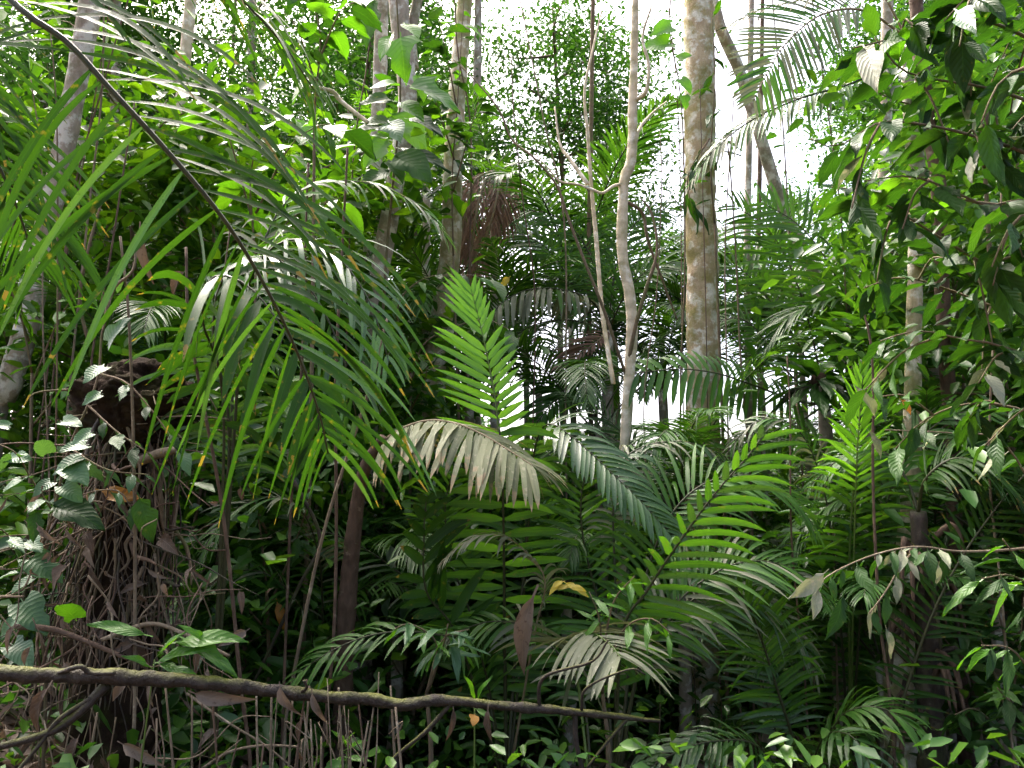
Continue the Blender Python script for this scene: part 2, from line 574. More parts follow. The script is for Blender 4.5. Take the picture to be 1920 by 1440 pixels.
def frond_layout(c, n, L, Wd, up, ang, droop, vee, start, skew, rnd, seed, jitter=.12, prof=(.55, .32), missing=0.0, side=None):
    """yield leaflets along a sampled rachis c"""
    N = len(c)
    rr = random.Random(seed)
    up = Vector(up)
    for i in range(n):
        t = min(.995, max(start, start + (1 - start) * (i + .5 + rr.uniform(-3.2, 3.2) * max(0, jitter - .08)) / n))
        k = min(N - 2, max(1, int(t * (N - 1))))
        fr = t * (N - 1) - k
        p = c[k].lerp(c[min(k + 1, N - 1)], max(0, min(1, fr)))
        T = (c[k + 1] - c[k - 1]).normalized()
        U = (up - T * up.dot(T)).normalized()
        Sd = T.cross(U) if side is None else Vector(side)
        tt = (t - start) / (1 - start)
        lp = np.interp(tt, (0, .15, .45, .8, 1), (prof[0], .85, 1, .75, prof[1]))
        a = math.radians(np.interp(tt, (0, 1), ang))
        for s in (-1, 1):
            if rr.random() < missing:
                continue
            aa = a * (1 + rr.uniform(-jitter, jitter))
            d = T * math.cos(aa) + (Sd * s * math.cos(vee) + U * math.sin(vee + rr.uniform(-jitter, jitter))) * math.sin(aa)
            ll = L * lp * (skew[0] if s < 0 else skew[1]) * (1 + rr.uniform(-rnd, rnd))
            if rr.random() < .07:
                droop_k = 3.2
            else:
                droop_k = 1.0
            yield p, d, U + Vector((rr.uniform(-1, 1), rr.uniform(-1, 1), rr.uniform(-1, 1))) * jitter * 2.2, ll, Wd * (.75 + .25 * lp) * (1 + rr.uniform(-.15, .15)), droop * droop_k * (1 + rr.uniform(-.35, .35))


FS = [0]


def frond(root, pts, n=34, L=.5, W=.03, up=(0, -1, .4), ang=(68, 25), droop=.5, vee=.12, start=.3, mat='palm', rm='rachis', r=(.014, .004), skew=(1, 1), rnd=.1, segs=5, strap=3.0, fold=.3, jitter=.15, missing=0.03, prof=(.55, .32), name='frond', altmat=None, side=None):
    FS[0] += 1
    c = spline(pts, 50)
    o0 = Vector(root.location)
    rr = np.interp(np.linspace(0, 1, 50), (0, 1), r)
    v, f = tube_data(c, list(rr), 6)
    fr = link(name, mesh_from(name, [q - o0 for q in v], f, M[rm]), root)
    for (p, d, U, ll, ww, dr) in frond_layout(c, n, L, W, up, ang, droop, vee, start, skew, rnd, FS[0] * 7 + 1, jitter, prof, missing, side):
        v, f, uv = leaflet_data(p, d, U, ll, ww, dr, segs, strap, fold)
        m = mat
        if altmat and R.random() < altmat[1]:
            m = altmat[0]
        me = mesh_from('leaflet', [q - p for q in v], f, M[m], uv)
        o = link('leaflet', me, fr)
        o.location = p - o0
    return fr


def generic_frond_mesh(seed, mat, rm, length=2.6, arch=1.0, elev=50, n=42, L=.55, W=.034, droop=.6, missing=0.0, segs=4):
    rr = random.Random(seed)
    pts = []
    e = math.radians(elev)
    q = Vector((0, 0, 0))
    step = length / 8
    az = 0
    for i in range(9):
        pts.append(q.copy())
        q = q + Vector((math.cos(e) * math.cos(az), math.cos(e) * math.sin(az), math.sin(e))) * step
        e -= arch * math.radians(7 + 5 * i / 3)
        az += rr.uniform(-.05, .05)
    c = spline(pts, 40)
    V, F = tube_data(c, list(np.linspace(.016, .004, 40)), 5)
    V = list(V)
    F = list(F)
    FM = [0] * len(F)
    for (p, d, U, ll, ww, dr) in frond_layout(c, n, L, W, (0, 0, 1), (65, 25), droop, .2, .22, (1, 1), .12, seed, .15, (.5, .35), missing):
        v, f, uv = leaflet_data(p, d, U, ll, ww, dr, segs, 3.0, .3)
        k = len(V)
        V += v
        F += [tuple(a + k for a in q) for q in f]
        FM += [1] * len(f)
    return mesh_from('frond', V, F, [M[rm], M[mat]], fm=FM)


# ================================================================== the setting
def build_ground():
    xs = np.concatenate([-np.geomspace(400, 12, 22), np.linspace(-11.5, 11.5, 70), np.geomspace(12, 400, 22)])
    ys = np.concatenate([-np.geomspace(300, 6, 14), np.linspace(-5, 18, 70), np.geomspace(19, 500, 34)])
    v = [(x, y, gz(x, y)) for y in ys for x in xs]
    nx = len(xs)
    f = [(j * nx + i, j * nx + i + 1, (j + 1) * nx + i + 1, (j + 1) * nx + i) for j in range(len(ys) - 1) for i in range(nx - 1)]
    o = link('ground', mesh_from('ground', v, f, M['soil']))
    o['kind'] = 'structure'


build_ground()


def quads_of_leaves(pos, size, up_bias=.6, aspect=.45, seed=0, fine=False):
    """vectorised: one folded rhombic leaf (two triangles) per position"""
    rg = np.random.default_rng(seed)
    n = len(pos)
    nrm = rg.normal(size=(n, 3))
    nrm /= np.linalg.norm(nrm, axis=1)[:, None]
    nrm[:, 2] = np.abs(nrm[:, 2]) + up_bias
    nrm /= np.linalg.norm(nrm, axis=1)[:, None]
    d = rg.normal(size=(n, 3))
    d[:, 2] -= .35
    d -= nrm * (d * nrm).sum(1)[:, None]
    d /= np.linalg.norm(d, axis=1)[:, None]
    b = np.cross(d, nrm)
    sz = size * rg.uniform(.6, 1.25, n)[:, None]
    w = sz * aspect * .5
    p0 = pos
    p2 = pos + d * sz - np.array([0, 0, 1]) * sz * .12
    mid = pos + d * sz * .42
    p1 = mid - b * w + nrm * w * .35
    p3 = mid + b * w + nrm * w * .35
    if fine:      # rounded outline: six points and a fold along the midrib
        q = pos + d * sz * .72 - np.array([0, 0, 1]) * sz * .05
        p1 = pos + d * sz * .28 - b * w + nrm * w * .35
        p3 = pos + d * sz * .28 + b * w + nrm * w * .35
        p5 = q - b * w * .72 + nrm * w * .2
        p6 = q + b * w * .72 + nrm * w * .2
        v = np.stack([p0, p1, p5, p2, p6, p3], 1).reshape(-1, 3)
        i = np.arange(n)[:, None] * 6
        f = np.concatenate([np.concatenate([i, i + a, i + c], 1) for a, c in ((1, 2), (2, 3), (3, 4), (4, 5))])
        return v, f
    v = np.stack([p0, p1, p2, p3], 1).reshape(-1, 3)
    i = np.arange(n)[:, None] * 4
    f = np.concatenate([np.concatenate([i, i + 1, i + 2], 1), np.concatenate([i, i + 2, i + 3], 1)])
    return v, f


def tree_variant(seed, height, crown_r, crown_z0, n_limb, clumps, per, leaf, mat, bark, trunk_r, clump_r=.55, fine=False):
    rr = random.Random(seed)
    rg = np.random.default_rng(seed)
    V, F = [], []

    def add(c, rad, sides):
        v, f = tube_data(c, rad, sides)
        k = len(V)
        V.extend(v)
        F.extend(tuple(a + k for a in q) for q in f)
    lean = Vector((rr.uniform(-.06, .06), rr.uniform(-.06, .06), 0))
    tp = [Vector((0, 0, -.3))] + [Vector((rr.uniform(-.12, .12), rr.uniform(-.12, .12), height * k / 6)) + lean * height * k / 6 for k in range(1, 7)]
    c = spline(tp, 24)
    add(c, list(np.linspace(trunk_r, trunk_r * .3, 24)), 8)
    tips = []
    for k in range(n_limb):
        t = crown_z0 + (1 - crown_z0) * (k + rr.random()) / n_limb
        p = c[min(23, int(t * 23))]
        a = k * 2.4 + rr.uniform(-.4, .4)
        ln = crown_r * rr.uniform(.6, 1.1) * (1.1 - .5 * (t - crown_z0) / (1 - crown_z0))
        e = rr.uniform(.1, .8)
        q1 = p + Vector((math.cos(a) * ln * .5, math.sin(a) * ln * .5, ln * .5 * e + rr.uniform(-.1, .1)))
        q2 = p + Vector((math.cos(a + .2) * ln, math.sin(a + .2) * ln, ln * e * .8 + rr.uniform(-.2, .2)))
        bc = spline([p, q1, q2], 10)
        add(bc, list(np.linspace(trunk_r * .38, trunk_r * .07, 10)), 5)
        tips += [bc[5], bc[6], bc[7], bc[8], bc[9], bc[9]]
        for m in range(2):
            w0 = bc[rr.randrange(4, 9)]
            w1 = w0 + Vector((rr.uniform(-1, 1), rr.uniform(-1, 1), rr.uniform(-.3, .7))) * ln * .4
            add([w0, w0.lerp(w1, .5) + Vector((0, 0, .06)), w1], [trunk_r * .12, trunk_r * .08, trunk_r * .04], 4)
            tips += [w1, w0.lerp(w1, .6)]
    tr = mesh_from('trunk', V, F, M[bark])
    pos = []
    for k in range(clumps):
        q = np.array(rr.choice(tips)) + rg.normal(size=3) * .3 * clump_r
        s = np.array([1, 1, .5]) * clump_r * rr.uniform(.5, 1.2)
        pos.append(q + rg.normal(size=(per, 3)) * s)
    v, f = quads_of_leaves(np.concatenate(pos), leaf, seed=seed, fine=fine)
    cr = mesh_from('crown', v, f, M[mat], smooth=False)
    return tr, cr


def place_tree(name, label, cat, var, x, y, sc, rz, group, szz=1.0):
    o = thing(name, label, cat, ground(x, y), group, rz, sc)
    o.scale = (sc, sc, sc * szz)
    link('trunk', var[0], o)
    link('crown', var[1], o)
    return o


# fine-leaved canopy trees standing behind the palms
CV = [tree_variant(100 + k, 13 + k, 3.6, .38, 13, 430, 34, .15, 'far_leaf', 'vine_bark', .12, .8) for k in range(3)]
UV_ = [tree_variant(200 + k, 6.5, 1.9, .12, 16, 190, 16, .22, 'sun_leaf', 'vine_bark', .05, .42, True) for k in range(3)]
DV = [tree_variant(300 + k, 2.6, 1.1, .05, 14, 110, 14, .17, 'deep_leaf', 'vine_bark', .025, .3, True) for k in range(4)]

CV += [tree_variant(130 + k, 14, 2.1, .54, 15, 330, 34, .14, 'far_leaf', 'vine_bark', .10, .62) for k in range(2)]

canopy = [  # photo x of the trunk, depth, variant, scale
    (680, 12, 3, .95), (130, 12, 4, .9), (20, 14, 3, 1.0), (780, 17, 3, 1.0), (1830, 13, 3, .85), (1900, 12, 4, .9), (1075, 14, 3, .95), (1500, 26, 3, .95), (1170, 17, 4, .95), (640, 17, 2, .95), (520, 15, 0, .85), (380, 18, 1, 1.1), (240, 14, 2, .9),
    (60, 19, 0, 1.1), (-150, 16, 1, 1.0), (610, 24, 2, 1.2), (1840, 17, 1, .9), (1880, 15, 2, .95),
    (1960, 18, 0, 1.1), (2120, 15, 1, 1.0), (1900, 27, 2, 1.2), (320, 27, 0, 1.3), (480, 32, 1, 1.4), (100, 32, 2, 1.4),
    (760, 22, 4, 1.2), (1830, 33, 1, 1.3), (2000, 28, 2, 1.3), (-60, 26, 1, 1.3), (600, 40, 0, 1.5), (1860, 44, 1, 1.5), (400, 44, 2, 1.6), (160, 46, 0, 1.6)]
for k, (px, d, vr, sc) in enumerate(canopy):
    p = P(px, 950, d)
    place_tree('canopy_tree', '%sfine-leaved canopy tree %s' % where(px, d), 'tree', CV[vr], p.x, p.y, sc * R.uniform(.92, 1.08), R.uniform(0, 6.28), 'fine-leaved canopy trees far behind')

understory = [
    (30, 7.5, 0, .8), (150, 9, 1, .95), (300, 10, 2, 1.0), (430, 8.5, 0, .9), (560, 10.5, 1, 1.05), (680, 12, 2, 1.0), (220, 13, 0, 1.0),
    (480, 14, 1, 1.0), (-60, 10, 2, 1.0), (620, 9, 0, .75), (2060, 9, 1, .9),
    (1960, 12, 2, 1.2), (760, 12, 1, .8), (1760, 14, 0, 1.1), (610, 7.6, 2, .8), (520, 7.8, 1, .9), (260, 7.8, 1, .95)]
for k, (px, d, vr, sc) in enumerate(understory):
    p = P(px, 950, d)
    place_tree('understory_tree', '%syoung tree with backlit yellow-green leaves %s' % where(px, d), 'tree', UV_[vr], p.x, p.y, sc, R.uniform(0, 6.28), 'yellow-green understory trees')

TV = [tree_variant(250 + k, 6.5, 1.8, .10, 18, 200, 16, .19, 'deep_leaf', 'vine_bark', .04, .42, True) for k in range(2)]
for k, (px, d, sc) in enumerate(((1800, 6.4, .75), (1900, 6.0, .9), (1990, 7.0, 1.0), (1850, 8.5, 1.0), (1940, 10, 1.2), (380, 7.2, .6))):
    p = P(px, 950, d)
    place_tree('shade_tree', '%ssmall dark-leaved tree in the shade %s' % where(px, d), 'tree', TV[k % 2], p.x, p.y, sc, R.uniform(0, 6.28), 'small dark-leaved trees in the shade')
SV = [tree_variant(350 + k, 2.8, 1.2, .05, 14, 110, 13, .17, 'sun_leaf', 'vine_bark', .025, .32, True) for k in range(2)]
for k in range(78):
    d = R.uniform(5.6, 17)
    px = R.uniform(-80, 2000)
    if 1230 < px < 1410 and d < 8.2:
        d += 3
    if px > 1350 and d < 8:
        d += 4
    if d < 6.6 and 500 < px < 1500:
        d += 2
    p = P(px, 950, d)
    place_tree('understory_shrub', ('%sbright leafy shrub in the undergrowth %s' if d > 8.5 and k % 5 < 3 else '%sdark leafy shrub in the undergrowth %s') % where(px, d), 'shrub', (SV[k % 2] if d > 8.5 and k % 5 < 3 else DV[R.randrange(4)]), p.x, p.y, R.uniform(.6, 1.05) * (1 + (d - 6) * .03), R.uniform(0, 6.28), 'leafy shrubs in the undergrowth')


def build_undergrowth():
    pos = []
    for _ in range(15000):
        y = 3.6 + 24 * R.random() ** 1.5
        x = R.uniform(-.85, .85) * (y + 1.5)
        h = R.random() ** 2 * .55
        pos.append((x, y, gz(x, y) + .03 + h))
    v, f = quads_of_leaves(np.array(pos), .12, seed=7, fine=True)
    o = link('undergrowth', mesh_from('undergrowth', v, f, M['deep_leaf'], smooth=False))
    tag(o, 'low green seedlings carpeting the dark forest floor', 'undergrowth', kind='stuff')
    pos = []
    for _ in range(9000):
        y = 2.6 + 12 * R.random() ** 1.3
        x = R.uniform(-.8, .8) * (y + 1.0)
        pos.append((x, y, gz(x, y) + .02 + R.random() * .06))
    v, f = quads_of_leaves(np.array(pos), .14, up_bias=1.5, seed=8, fine=True)
    o = link('leaf_litter', mesh_from('leaf_litter', v, f, M['dead_leaf'], smooth=False))
    tag(o, 'brown fallen leaves littering the forest floor', 'leaf litter', kind='stuff')
    pos = []
    for _ in range(52000):
        y = R.uniform(46, 75)
        x = R.uniform(-.85, .85) * y
        lim = 3.5 + 20 * sstep(4, -14, x) + 16 * sstep(18, 30, x)
        lim *= .75 + .5 * noise.noise(Vector((x * .15, y * .1, 1)))
        pos.append((x, y, gz(x, y) + R.random() * lim))
    v, f = quads_of_leaves(np.array(pos), .62, aspect=.55, seed=9)
    o = link('distant_forest', mesh_from('distant_forest', v, f, M['far_leaf'], smooth=False))
    tag(o, 'mass of distant forest foliage closing the view', 'forest', kind='stuff')


build_undergrowth()


def build_unseen_shade_foliage():  # foliage added out of view to lower front fill and raise contrast
    pos = []
    for _ in range(16000):
        a = R.uniform(math.radians(120), math.radians(420))     # all round except the view ahead
        r = R.uniform(5.5, 16)
        x, y = math.cos(a) * r, math.sin(a) * r
        if y > 3.0:
            continue
        z = gz(x, y) + 1 + 15 * R.random()
        if noise.noise(Vector((x * .3, y * .3, z * .3))) < -.05:
            continue
        pos.append((x, y, z))
    v, f = quads_of_leaves(np.array(pos), .30, seed=12)
    o = link('unseen_shade_foliage', mesh_from('unseen_shade_foliage', v, f, M['far_leaf'], smooth=False))
    tag(o, 'unseen foliage added behind and beside the viewer to cut front light', 'forest', kind='stuff')


build_unseen_shade_foliage()

# ================================================================== palms of the middle distance
GF = {}
for k in range(4):
    GF['d', k] = generic_frond_mesh(40 + k, 'bg_palm', 'rachis', 2.8, (.7, 1.0, 1.25, .5)[k], (55, 60, 50, 66)[k], 56, .62, .031, .6, .05)
    GF['b', k] = generic_frond_mesh(50 + k, 'bg_palm_bright', 'rachis_green', 2.6, (.7, 1.0, 1.25, .5)[k], (55, 60, 50, 66)[k], 54, .58, .030, .55, .05)
GF['x', 0] = generic_frond_mesh(61, 'dead_palm', 'rachis_dry', 2.0, 1.6, -30, 36, .5, .024, 1.3, .1)
GF['x', 1] = generic_frond_mesh(62, 'dead_palm', 'rachis_dry', 2.2, 1.2, -45, 36, .5, .024, 1.6, .15)


def forest_palm(px, py, d, label, kind='d', nf=11, sc=1.0, bark='grey_bark', rad=.07, dead=0, group='pinnate palms of the middle distance'):
    rad = min(rad, .055)
    top = P(px, py, d)
    g = ground(top.x, top.y)
    o = thing('forest_palm', label, 'palm', g, group)
    h = max(.15, top.z - g.z)
    tube('stem', [g + Vector((0, 0, -.2)), g + Vector((.03, .02, h * .5)), g + Vector((0, 0, h))], (rad * 1.1, rad, rad * .8), M[bark], o, n=20, sides=10, rough=.08, freq=6)
    for k in range(nf):
        q = link('frond', GF[kind, (k + int(px)) % 4], o)
        q.location = (0, 0, h - .02 * k)
        s = sc * R.uniform(.85, 1.1)
        q.scale = (s, s, s)
        tilt = R.uniform(-.25, .15) + (.35 * (k / nf) - .1)
        q.rotation_euler = (R.uniform(-.3, .3), tilt, k * 2.4 + R.uniform(-.3, .3))
    for k in range(dead):
        q = link('dead_frond', GF['x', k % 2], o)
        q.location = (0, 0, h - .12)
        q.rotation_euler = (R.uniform(-.2, .2), R.uniform(-.1, .2), R.uniform(0, 6.28))
        q.scale = (sc * .8,) * 3
    return o


forest_palm(1070, 600, 10, 'dark palm crown between the two pale trunks at centre', 'd', 9, 1.15, rad=.045)
forest_palm(985, 620, 12, 'tall palm against the sky left of the slender pale tree', 'd', 8, 1.05, rad=.05)
forest_palm(1500, 640, 11, 'palm silhouetted against bright sky right of thick lichened trunk', 'd', 7, 1.05, rad=.05)
forest_palm(1120, 800, 8.5, 'low palm behind the slender pale tree', 'd', 8, .8)
forest_palm(800, 330, 9.5, 'yellow-green palm crown beside the mossy trunk', 'b', 11, .48)
DS = forest_palm(925, 320, 9.2, 'palm with a skirt of dead brown fronds beside the mossy trunk', 'd', 4, .4, dead=2)
forest_palm(180, 600, 9.5, 'small fine palm at far left above the dark stump', 'd', 9, .7)
forest_palm(620, 720, 9.0, 'shaded palm behind the big drooping frond', 'd', 10, .85)
forest_palm(430, 900, 8.0, 'low palm right of the dark stump', 'd', 9, .75)
forest_palm(1680, 980, 9.0, 'low bright palm among the right-hand undergrowth', 'b', 10, .8)
forest_palm(1400, 1000, 11, 'low bright palm seen past the foot of the thick lichened trunk', 'b', 11, .9)
forest_palm(1100, 1010, 11, 'bright backlit palm low between the two pale trunks', 'b', 10, .85)
forest_palm(1830, 880, 8.5, 'dark palm behind the right-hand big-leaved tree', 'd', 9, .85)
forest_palm(1900, 1180, 7.0, 'low palm at the lower right edge', 'd', 9, .6)
forest_palm(560, 1130, 7.5, 'low shaded palm left of the brown palm stem', 'd', 9, .65)
forest_palm(1010, 730, 9.4, 'palm right behind the bright young frond tip', 'd', 7, .85)
forest_palm(880, 690, 9.0, 'palm at the foot of the mossy trunk', 'd', 10, .8)
forest_palm(1750, 700, 8.0, 'palm behind the slim brown trunk at right', 'd', 10, .85)
forest_palm(300, 760, 7.2, 'palm just behind the dark stump', 'd', 9, .7)
forest_palm(1240, 610, 11, 'palm with dark fronds rising between slender pale tree and thick lichened trunk', 'd', 7, .95, rad=.05)
forest_palm(1240, 730, 9.6, 'low dark palm in front of the bright gap between the two pale trunks', 'd', 7, .8)
forest_palm(1430, 1230, 6.4, 'leafy palm low down just right of the foot of the lichened trunk', 'd', 9, .62)
forest_palm(1650, 1230, 5.9, 'leafy palm low down between the upright frond and the shaggy stem', 'd', 9, .62)
forest_palm(1760, 1080, 6.6, 'palm in front of the slim brown trunk below mid height', 'd', 9, .75)
forest_palm(1850, 1000, 5.9, 'palm at the right edge above the bare twig', 'd', 8, .65)
forest_palm(1270, 960, 7.0, 'palm just left of the lichened trunk below mid height', 'd', 8, .7)
forest_palm(1060, 1120, 6.3, 'palm behind the spotted frond and the yellow seedling top', 'd', 9, .62)
forest_palm(740, 1130, 6.5, 'palm right behind the brown palm stem', 'd', 9, .65)
forest_palm(1425, 690, 10.5, 'dark palm against the low bright gap right of the lichened trunk', 'd', 8, 1.0)
forest_palm(760, 760, 12, 'palm in deep shade behind the mossy trunk', 'd', 10, 1.0)

# ================================================================== the trunks one can tell apart


def trunk_tree(name, label, pts, rads, bark, rough=.10, freq=3.2, sides=18, n=90, cat='tree', ext=None):
    """pts (px, py, d) from low to high; the foot is carried on down to the ground and the top on upwards"""
    w = [P(*q) for q in pts]
    dn = w[0]
    g = ground(dn.x + (dn.x - w[1].x) * .1, dn.y)
    w = [g + Vector((0, 0, -.25)), g + Vector((0, 0, .08))] + ([q for q in w if q.z > g.z + .35])
    up = (w[-1] - w[-2]).normalized()
    w.append(w[-1] + up * (ext if ext is not None else 2.5))
    o = thing(name, label, cat, g)
    tube('trunk', w, rads, M[bark], o, n=n, sides=sides, rough=rough, freq=freq, seed=len(label))
    return o


T1 = trunk_tree('lichened_tree', 'thick pale trunk blotched with lichen and moss, rising right of centre',
                [(1312, 1330, 7.6), (1312, 1100, 7.6), (1318, 830, 7.6), (1318, 650, 7.6), (1316, 480, 7.6), (1312, 330, 7.6), (1312, 150, 7.6), (1310, -20, 7.6)],
                (.24, .18, .165, .16, .155, .15, .148, .142, .134, .125), 'lichen_bark', .13, 5.0, 32, 240)
T2 = trunk_tree('slender_tree', 'slender smooth pale tree with a kinked stem and bare crooked branches',
                [(1162, 1240, 6.6), (1165, 1060, 6.6), (1168, 900, 6.6), (1176, 760, 6.6), (1184, 640, 6.6), (1182, 560, 6.6), (1167, 480, 6.6), (1168, 380, 6.6), (1172, 332, 6.6), (1184, 295, 6.6), (1187, 180, 6.6), (1190, 60, 6.6), (1192, -30, 6.6)],
                (.060, .051, .047, .045, .045, .046, .048, .046, .043, .038, .030, .025, .021, .018, .015), 'pale_bark', .16, 6.0, 14, 150)


def limb(root, pts, r, bark='pale_bark', n=None):
    return tube('limb', [P(*q) for q in pts], r, M[bark], root, n=n or len(pts) * 5, sides=7, rough=.12, freq=8)


limb(T2, [(1168, 345, 6.6), (1150, 349, 6.55), (1130, 362, 6.5), (1112, 356, 6.5), (1085, 346, 6.5), (1050, 340, 6.5), (1030, 318, 6.5), (1005, 290, 6.6)], (.015, .013, .010, .007, .004))
limb(T2, [(1172, 700, 6.6), (1152, 640, 6.5), (1135, 590, 6.45), (1118, 545, 6.4), (1092, 480, 6.4), (1064, 405, 6.4), (1042, 345, 6.4), (1000, 295, 6.4), (960, 262, 6.5), (935, 205, 6.5), (890, 150, 6.6), (850, 112, 6.7)], (.016, .014, .013, .012, .010, .009, .007, .004), 'vine_bark')
limb(T2, [(1176, 690, 6.6), (1192, 610, 6.5), (1212, 540, 6.45), (1232, 470, 6.45), (1222, 400, 6.5), (1200, 370, 6.5)], (.019, .017, .015, .011, .007), 'vine_bark')
limb(T2, [(1150, 720, 6.7), (1130, 590, 6.9), (1118, 450, 7.0), (1108, 340, 7.0), (1102, 250, 7.0), (1096, 170, 7.0), (1112, 90, 7.1), (1128, 20, 7.2)], (.022, .021, .02, .018, .015, .011, .008))
limb(T2, [(1178, 380, 6.6), (1205, 400, 6.7), (1215, 450, 6.7), (1240, 520, 6.8), (1270, 600, 6.9)], (.016, .014, .011, .007), 'vine_bark')
limb(T2, [(1190, 190, 6.6), (1212, 170, 6.5), (1216, 120, 6.5), (1205, 70, 6.5), (1222, 10, 6.5)], (.018, .015, .012, .008))
limb(T2, [(1102, 345, 6.5), (1070, 300, 6.6), (1050, 270, 6.7), (1040, 200, 6.8)], (.02, .015, .01, .006))
limb(T2, [(1190, 270, 6.6), (1200, 240, 6.7), (1220, 215, 6.8), (1250, 190, 6.9)], (.02, .014, .01, .006))

T3 = trunk_tree('mossy_tree', 'mossy leaning trunk behind the bright young frond',
                [(806, 900, 8.2), (812, 720, 8.2), (818, 660, 8.2), (832, 570, 8.2), (845, 470, 8.2), (848, 360, 8.2), (853, 240, 8.3), (862, 110, 8.4), (874, -20, 8.5)],
                (.17, .15, .14, .135, .125, .11, .10, .09, .08, .07, .06), 'mossy_bark', .10, 4, 18, 100)
T4 = trunk_tree('pinkish_tree', 'pinkish trunk at the top, wrapped by a climber with large lobed leaves',
                [(690, 780, 7.6), (705, 560, 7.6), (735, 380, 7.6), (752, 280, 7.6), (764, 200, 7.6), (760, 120, 7.6), (750, 40, 7.6), (745, -30, 7.6)],
                (.13, .12, .11, .10, .095, .09, .095, .10, .095, .09), 'grey_bark', .12, 5, 14, 80)
tube('second_stem', [P(778, 130, 7.7), P(772, 60, 7.7), P(785, -20, 7.7), P(790, -160, 7.7)], (.04, .05, .05, .045), M['grey_bark'], T4, n=20, sides=8, rough=.15, freq=7)
trunk_tree('straight_tree', 'straight pinkish-grey trunk behind the big drooping frond',
           [(684, 900, 9.0), (688, 650, 9.0), (692, 520, 9.0), (697, 430, 9.0), (704, 300, 9.0), (712, 150, 9.0), (716, 0, 9.0)],
           (.10, .095, .09, .09, .085, .08, .075, .07), 'grey_bark', .08, 4, 12, 60)
trunk_tree('sunlit_tree', 'cream sunlit slim trunk seen through the big drooping frond',
           [(312, 720, 9.5), (318, 550, 9.5), (326, 400, 9.5), (334, 270, 9.5), (346, 120, 9.5), (360, -20, 9.5)],
           (.09, .085, .08, .075, .07, .07, .065, .06), 'pale_bark', .10, 4, 12, 70)
trunk_tree('leaning_tree', 'lichen-grey trunk leaning outwards at the left edge',
           [(-15, 800, 6.8), (14, 730, 6.8), (50, 610, 6.8), (84, 440, 6.8), (108, 330, 6.8), (135, 200, 6.8), (158, 70, 6.8), (175, -30, 6.8)],
           (.13, .11, .10, .10, .095, .09, .09, .085, .08, .075), 'grey_bark', .14, 5, 16, 90)
trunk_tree('brown_tree', 'slim brown trunk at the right, leaning left towards the top',
           [(1808, 1400, 6.2), (1798, 1200, 6.2), (1790, 1000, 6.2), (1783, 800, 6.2), (1770, 620, 6.2), (1763, 440, 6.2), (1758, 330, 6.2), (1740, 230, 6.2), (1728, 120, 6.2), (1715, -20, 6.2)],
           (.065, .06, .058, .056, .055, .055, .055, .055, .05, .045, .04, .04), 'brown_bark', .16, 6, 12, 90)
trunk_tree('climbing_stem', 'thin leaning trunk slanting down right from the top of the thick lichened trunk',
           [(1640, 860, 8.4), (1570, 620, 8.4), (1510, 480, 8.4), (1468, 390, 8.4), (1445, 320, 8.4), (1418, 230, 8.3), (1385, 130, 8.2), (1352, 55, 8.0), (1330, -20, 8.0)],
           (.075, .07, .068, .068, .066, .064, .062, .06, .055, .05), 'grey_bark', .14, 5, 12, 80)
for (px, lab, d, r, b) in ((1405, 'thin dark straight stem against the sky right of the thick lichened trunk', 9.5, .045, 'grey_bark'),
                           (1426, 'second thin dark stem against the sky, just right of its twin', 10.5, .035, 'brown_bark'),
                           (1108, 'thin dark straight stem low down just left of the slender pale tree', 9.0, .03, 'vine_bark'),
                           (1660, 'pale grey trunk half hidden behind right-hand foliage', 9.5, .085, 'grey_bark'),
                           (893, 'slim grey trunk behind the gap in the canopy', 14, .09, 'grey_bark'),
                           (470, 'slim grey trunk deep among the yellow-green understory', 13, .08, 'grey_bark'),
                           (215, 'slim pale trunk among the yellow-green understory at left', 12, .08, 'grey_bark')):
    trunk_tree('slim_tree', lab, [(px + 3, 1050, d), (px, 800, d), (px - 4, 500, d), (px, 250, d), (px + 4, -10, d)], (r, r, r * .95, r * .9, r * .8, r * .7), b, .12, 5, 9, 40)
trunk_tree('pale_stump_trunk', 'pale buttress of a trunk at the bottom, right of the low rosette palm',
           [(1688, 1400, 5.6), (1684, 1300, 5.6), (1690, 1180, 5.6), (1700, 1050, 5.7), (1708, 900, 5.8), (1712, 700, 5.9)], (.13, .10, .085, .07, .06, .055, .05), 'mossy_bark', .1, 5, 12, 40, ext=1.5)
# brown palm stem, lower left of centre
BS = trunk_tree('brown_palm', 'reddish-brown palm stem left of centre holding a big dusty dried frond',
                [(640, 1420, 5.4), (645, 1260, 5.4), (652, 1120, 5.4), (663, 1000, 5.4), (674, 920, 5.4), (690, 865, 5.35), (712, 830, 5.3)],
                (.075, .072, .07, .068, .066, .062, .055, .045, .03), 'brown_bark', .14, 8, 14, 70, 'palm', ext=.05)

# ================================================================== palms whose fronds can be traced one by one


def palm(label, px, py, d, name='young_palm'):
    b = P(px, py, d)
    return thing(name, label, 'palm', ground(b.x, b.y))


def G(root, dx=0, dy=0):
    return Vector(root.location) + Vector((dx, dy, .02))


def pl(*q):
    return [P(*a) for a in q]


